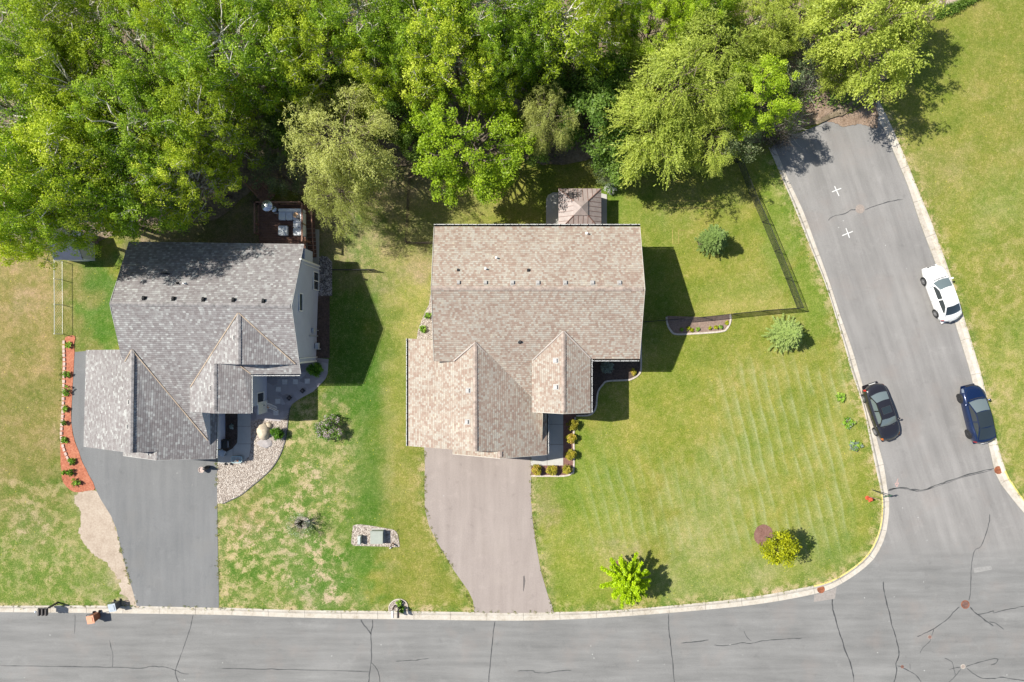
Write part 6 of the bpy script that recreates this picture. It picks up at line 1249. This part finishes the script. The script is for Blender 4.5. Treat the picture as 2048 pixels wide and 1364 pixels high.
# low ground cover across the wood
r_ = np.random.default_rng(5); und = thing('undergrowth', 'low leafy undergrowth scattered on the woodland floor', 'undergrowth'); und['kind'] = 'stuff'; lv = Leaves(); cs = []
while len(cs) < 1100:
    x, y = r_.random()*1750, r_.random()*330-20; q = P(x, y)
    if in_poly(np.array([[q.x, q.y]]), ffp)[0] and n2(q.x, q.y, 3.0) > -.12 and not (1600 < x and y > 215): cs.append((q.x, q.y, .35+1.3*r_.random()**2))
lv.cloud(np.array(cs), .75, 26, .18, r_, up=1.3); COL.objects.unlink(und); bpy.data.objects.remove(und)
und = bpy.data.objects.new('tmp', None); COL.objects.link(und); o = lv.build('undergrowth', L_DRK, und); o.parent = None; bpy.data.objects.remove(und); tag(o, 'low leafy undergrowth scattered on the woodland floor', 'undergrowth', None, 'stuff')
# fallen and bare trunks seen at the upper right
for (a, b, z1, lab) in (((1597, 22), (1628, -12), 1.6, 'bare leaning grey trunk at the top of the clearing'), ((1505, 60), (1522, 28), 1.8, 'bare thin trunk left of the clearing')):
    m = MB(); p0, p1 = P(*a, .2), P(*b, z1); m.tube([p0, (p0+p1)/2+Vector((.1, 0, .1)), p1], [.14, .12, .08], 8); tag(m.build('dead_trunk', BARK_W), lab, 'trunk')
hg = [(1868, 28), (1900, 20), (1935, 4), (1965, -14)]; r_ = np.random.default_rng(8); ht = thing('grass_hedge', 'dark long grass strip along the gravel at the top right', 'grass strip', P(1900, 15)); lv = Leaves(); q = np.array([tuple(P(a, b)) for a, b in smooth(hg, 30)]); q = q+r_.normal(size=q.shape)*np.array([.15, .15, 0]); q[:, 2] = .35; lv.cloud(q, .35, 40, .22, r_, asp=.2, up=.2); lv.build('foliage', L_DRK, ht)

# ------------------------------------------------ garden trees and shrubs
def single(name, label, cat, px, py, builder, grp=None):
    g = P(px, py, 0); root = thing(name, label, cat, (0, 0, 0), grp); builder(root); root.location = (g.x, g.y, .11); return root
def spruce(Ht, Rr, seed):
    def f(root):
        r_ = np.random.default_rng(seed); lv = Leaves(); br = MB(); st, di, ln, dr, tn = [], [], [], [], []
        for k in range(26):
            z = Ht*(.06+.90*k/26); L_ = Rr*(1-k/27)**.85*(.9+.2*r_.random()); nb = 12 if k < 20 else 7; a0 = k*.7
            for j in range(nb):
                a = a0+6.283*j/nb+r_.normal()*.12; d = np.array([math.cos(a), math.sin(a), 0.0]); l = L_*(.62+.5*r_.random()); s_ = np.array([0, 0, z]); e = s_+d*l+np.array([0, 0, .12*l]); br.tube([tuple(s_), tuple(e)], [.02, .006], 3, cap=False)
                nt_ = max(3, int(l/.13))
                for q in range(nt_):
                    t = (q+1)/nt_; c = s_+(e-s_)*t
                    for sg in (-1, 1):
                        a2 = a+sg*(.75-.25*t); st.append(c); di.append([math.cos(a2), math.sin(a2), 0]); ln.append(.12+.30*(1-t)*min(1, l)); dr.append(.02); tn.append(.3+.5*t)
                    st.append(c); di.append([d[0], d[1], 0]); ln.append(.16); dr.append(0); tn.append(.4+.6*t)
        lv.strands(np.array(st), np.array(di), np.array(ln), np.array(dr), 4, .13, r_, .30, .015, np.array(tn), up=.12); br.build('branches', BARK_D, root); t = MB(); t.tube([(0, 0, -.1), (0, 0, Ht*.98)], [.09, .01], 7); t.build('trunk', BARK_B, root); lv.build('crown', L_SPR, root)
    return f
single('spruce_tree', 'small blue green spruce inside the black fence', 'tree', 1418, 484, spruce(3.5, 1.25, 3)); single('spruce_tree', 'small blue green spruce on the open lawn below the fence corner', 'tree', 1562, 669, spruce(3.3, 1.35, 4))
def fingers(Ht, Rr, seed):
    def f(root):
        r_ = np.random.default_rng(seed); lv = Leaves(); br = MB()
        for k in range(64):
            a = 2.4*k+r_.normal()*.15; z = Ht*(.35+.6*k/64); el = .15+.75*(k/64)**1.6; l = Rr*(1.08-.55*(k/64))*(.75+.4*r_.random()); d = np.array([math.cos(a)*math.cos(el), math.sin(a)*math.cos(el), math.sin(el)]); s_ = np.array([0, 0, z*.8]); pts = [s_+d*l*t+np.array([0, 0, -.18*l*t*t]) for t in np.linspace(0, 1, 7)]; br.tube([tuple(p) for p in pts], [.03-.004*i for i in range(7)], 4, cap=False)
            n = int(l/.10); c = np.array([s_+d*l*t+np.array([0, 0, -.18*l*t*t]) for t in np.linspace(.22, 1, n)]); lv.cloud(c, .165, 22, .13, r_, up=.9, tone=np.full(len(c), .25+.7*r_.random()))
        br.build('branches', BARK_B, root); t = MB(); t.tube([(0, 0, -.1), (0, 0, Ht*.45), (.05, 0, Ht*.8)], [.06, .045, .02], 7); t.build('trunk', BARK_B, root); lv.build('crown', L_GOL, root)
    return f
o = single('lime_tree', 'small bright lime green tree with finger like branches on the front lawn', 'tree', 1243, 1141, fingers(5.0, 1.9, 6)); o.scale = (.95, 1.1, 1)
def bush(Ht, Rr, seed, mat, n=50, size=.13, rad=.35, per=60, trunk=.3, bark=BARK_B, fl=None, twig=True, asp=.62, flat=.75):
    def f(root):
        r_ = np.random.default_rng(seed); lv = Leaves(); br = MB(); zc = Ht*(.5+trunk*.3); T = targets(n, Rr*.86, zc, Ht-zc, zc*.7, r_, .4)
        for t in T: br.tube([(0, 0, Ht*trunk*.5), (t[0]*.4, t[1]*.4, t[2]*.6), tuple(t)], [.02+.006*Ht, .015, .005], 4, cap=False)
        br.build('branches', bark, root)
        if trunk > .2: t = MB(); t.tube([(0, 0, -.1), (0, 0, Ht*.6)], [.03+.012*Ht, .02], 7); t.build('trunk', bark, root)
        lv.cloud(T, rad, per, size, r_, up=.7, asp=asp, flat=flat); lv.build('crown' if trunk > .2 else 'foliage', mat, root)
        if fl: l2 = Leaves(); c = T[T[:, 2] > zc*.8]; c = c+r_.normal(size=c.shape)*.12; l2.cloud(c, fl[1], fl[2], fl[3], r_, up=.9); l2.build('blossom', fl[0], root)
    return f
single('golden_tree', 'small round golden yellow tree beside its brown mulch circle', 'tree', 1530, 1073, bush(4.3, 1.35, 12, L_YEL, 105, .14, .36, 46, .5))
single('blossom_tree', 'sparse young tree with white blossoms on the patchy front lawn', 'tree', 607, 1041, bush(2.2, 1.15, 13, L_GRY, 60, .07, .40, 14, .3, BARK_D, fl=(L_WHT, .25, 9, .05)))
single('lilac_bush', 'wide lilac bush with mauve flowers on the lawn beside the path', 'bush', 664, 855, bush(1.3, 1.15, 14, L_LIL, 55, .12, .28, 34, .1, BARK_D, fl=(L_FLW, .20, 34, .08)))
single('round_bush', 'round dark green bush on the flagstones at the house corner', 'bush', 634, 738, bush(.9, .62, 15, L_BOX, 46, .09, .2, 60, .1))
single('round_bush', 'round clipped green bush at the edge of the river rock bed', 'bush', 560, 865, bush(.95, .50, 16, L_BOX, 46, .08, .18, 70, .1))
for k, (px, py, rr, lab) in enumerate([(1145, 850, .47, 'golden shrub at the top of the row beside the front walk'), (1143, 878, .44, 'second golden shrub from the top beside the front walk'), (1141, 909, .42, 'third golden shrub beside the front walk, shade on its left'), (1075, 940, .42, 'golden shrub at the left end of the row below the walk'), (1105, 940, .44, 'middle golden shrub of the row below the walk'), (1134, 939, .33, 'smallest golden shrub at the bed corner')]):
    single('golden_shrub', lab, 'shrub', px-1.5, py-2.5, bush(.85, rr, 30+k, L_SPI, 34, .085, .16, 55, .1), 'golden shrubs along the front walk')
single('blue_shrub', 'pale blue green shrub in the shaded bed right of the brown roof', 'shrub', 1212, 734, bush(.9, .55, 40, L_BLU, 40, .10, .2, 45, .1, asp=.35))
single('white_shrub', 'small shrub in white bloom beside the gazebo', 'shrub', 1218, 380, bush(.8, .38, 41, L_BOX, 30, .09, .16, 30, .1, fl=(L_WHT, .16, 40, .07)))
single('low_bush', 'small round bright green bush on the right lawn, topmost of three', 'bush', 1678, 794, bush(.4, .40, 42, L_HOS, 26, .09, .12, 40, .1))
single('low_bush', 'middle lawn bush with a few white flowers', 'bush', 1692, 845, bush(.5, .5, 43, L_HOS, 26, .10, .13, 34, .1, fl=(L_WHT, .1, 4, .06)))
single('low_bush', 'lowest of the three lawn bushes with pale lilac flowers', 'bush', 1705, 890, bush(.5, .5, 44, L_HOS, 26, .10, .13, 28, .1, fl=(L_BLU, .14, 30, .07)))
HOST = [(141, 690, .30, L_HOS, 'leafy plant at the upper end of the red mulch bed'), (138, 748, .28, L_HOS, 'second leafy plant from the top of the red mulch bed'), (138, 781, .40, L_HOS, 'largest leafy plant in the red mulch bed'), (135, 817, .28, L_HOS, 'leafy plant in the middle of the red mulch bed'), (134, 845, .18, L_DRK, 'small dark plant in the red mulch bed'), (133, 880, .24, L_HOS, 'plant at the bend of the red mulch bed'), (148, 922, .32, L_HOS, 'pale green plant at the end of the edging stones'), (147, 943, .30, L_BOX, 'dark green shrublet near the red bed tip'), (133, 944, .18, L_HOS, 'tiny plant left of the dark shrublet'), (158, 964, .34, L_HOS, 'lowest leafy plant in the red mulch bed'),
 (857, 631, .28, L_HOS, 'upper bright plant in the rock bed left of the brown house'), (847, 659, .36, L_HOS, 'lower bright plant in the rock bed left of the brown house'), (800, 1203, .26, L_HOS, 'green plant behind the mailboxes in the stone ring'), (804, 1216, .24, L_BOX, 'low dark plant under the black mailbox'), (1266, 744, .22, L_SPI, 'small yellow plant in the sunlit corner of the dark bed'), (466, 852, .14, L_BLU, 'tiny pale plant in the narrow bed by the garage wall')]
for k, (px, py, rr, mt_, lab) in enumerate(HOST): single('garden_plant', lab, 'plant', px, py, bush(.30+.2*((k*7)%5)/5, rr*(.8+.35*((k*3)%4)/3), 60+k, mt_, 16, .16, .12, 11, .1, asp=.42))
for k in range(15):
    px = [1352, 1360, 1366, 1374, 1380, 1388, 1395, 1374, 1418, 1428, 1436, 1444, 1438, 1452, 1424][k]; py = [661, 662, 660, 659, 661, 658, 660, 664, 656, 655, 657, 653, 650, 645, 658][k]
    pass
lv_pos = [(1361, 659, .16), (1374, 658, .2), (1382, 660, .17), (1394, 658, .14), (1418, 656, .12), (1430, 655, .18), (1439, 654, .18), (1452, 646, .16)]
for k, (px, py, rr) in enumerate(lv_pos): single('bedding_plant', 'small yellow green bedding plant, %s in the white edged bed' % ['first from the left', 'second from the left', 'third from the left', 'fourth from the left', 'fifth from the left', 'third from the right', 'second from the right', 'rightmost'][k], 'plant', px, py, bush(.28, rr, 90+k, L_YEL if k % 3 else L_HOS, 12, .08, .08, 14, .1), 'bedding plants in the white edged bed')

# grass creeping over the edges of drives, beds and kerbs
L_TUF = leafmat('edge_grass', (.12, .16, .03), (.30, .30, .09), .2, (.42, .36, .19))
r_ = np.random.default_rng(21); cs = []
for l, st_ in ((BW[::1], .55), (BE[::1], .55), (DL[0], 1.0), (DL[1], 1.0), (DL[2], 1.0), (DL[3], 1.0), ([(571, 880), (560, 912), (525, 955), (468, 997)], .6), ([(1281, 700), (1262, 758), (1205, 769), (1192, 812)], .6), ([(123, 700), (123, 890), (130, 965), (150, 983)], .7), ([(706, 1089), (704, 1060), (722, 1048), (793, 1062), (797, 1093)], .8)):
    l = [tuple(q) for q in l]
    for a, b in zip(l, l[1:]):
        A, B = P(*a), P(*b); n_ = int((B-A).length/.16*st_)
        for k in range(n_):
            q = A.lerp(B, r_.random())
            if abs(q.x) > 44 or abs(q.y) > 30 or n2(q.x, q.y, 1.4) < -.15: continue
            cs.append((q.x+r_.normal()*.07, q.y+r_.normal()*.07, .15))
tmp = bpy.data.objects.new('tmp', None); COL.objects.link(tmp); lv = Leaves(); lv.cloud(np.array(cs), .13, 9, .10, r_, up=.8, flat=.25, asp=.35); o = lv.build('edge_grass', L_TUF, tmp); o.parent = None; bpy.data.objects.remove(tmp)
tag(o, 'ragged grass creeping over the edges of driveways, beds and kerbs', 'grass', None, 'stuff')
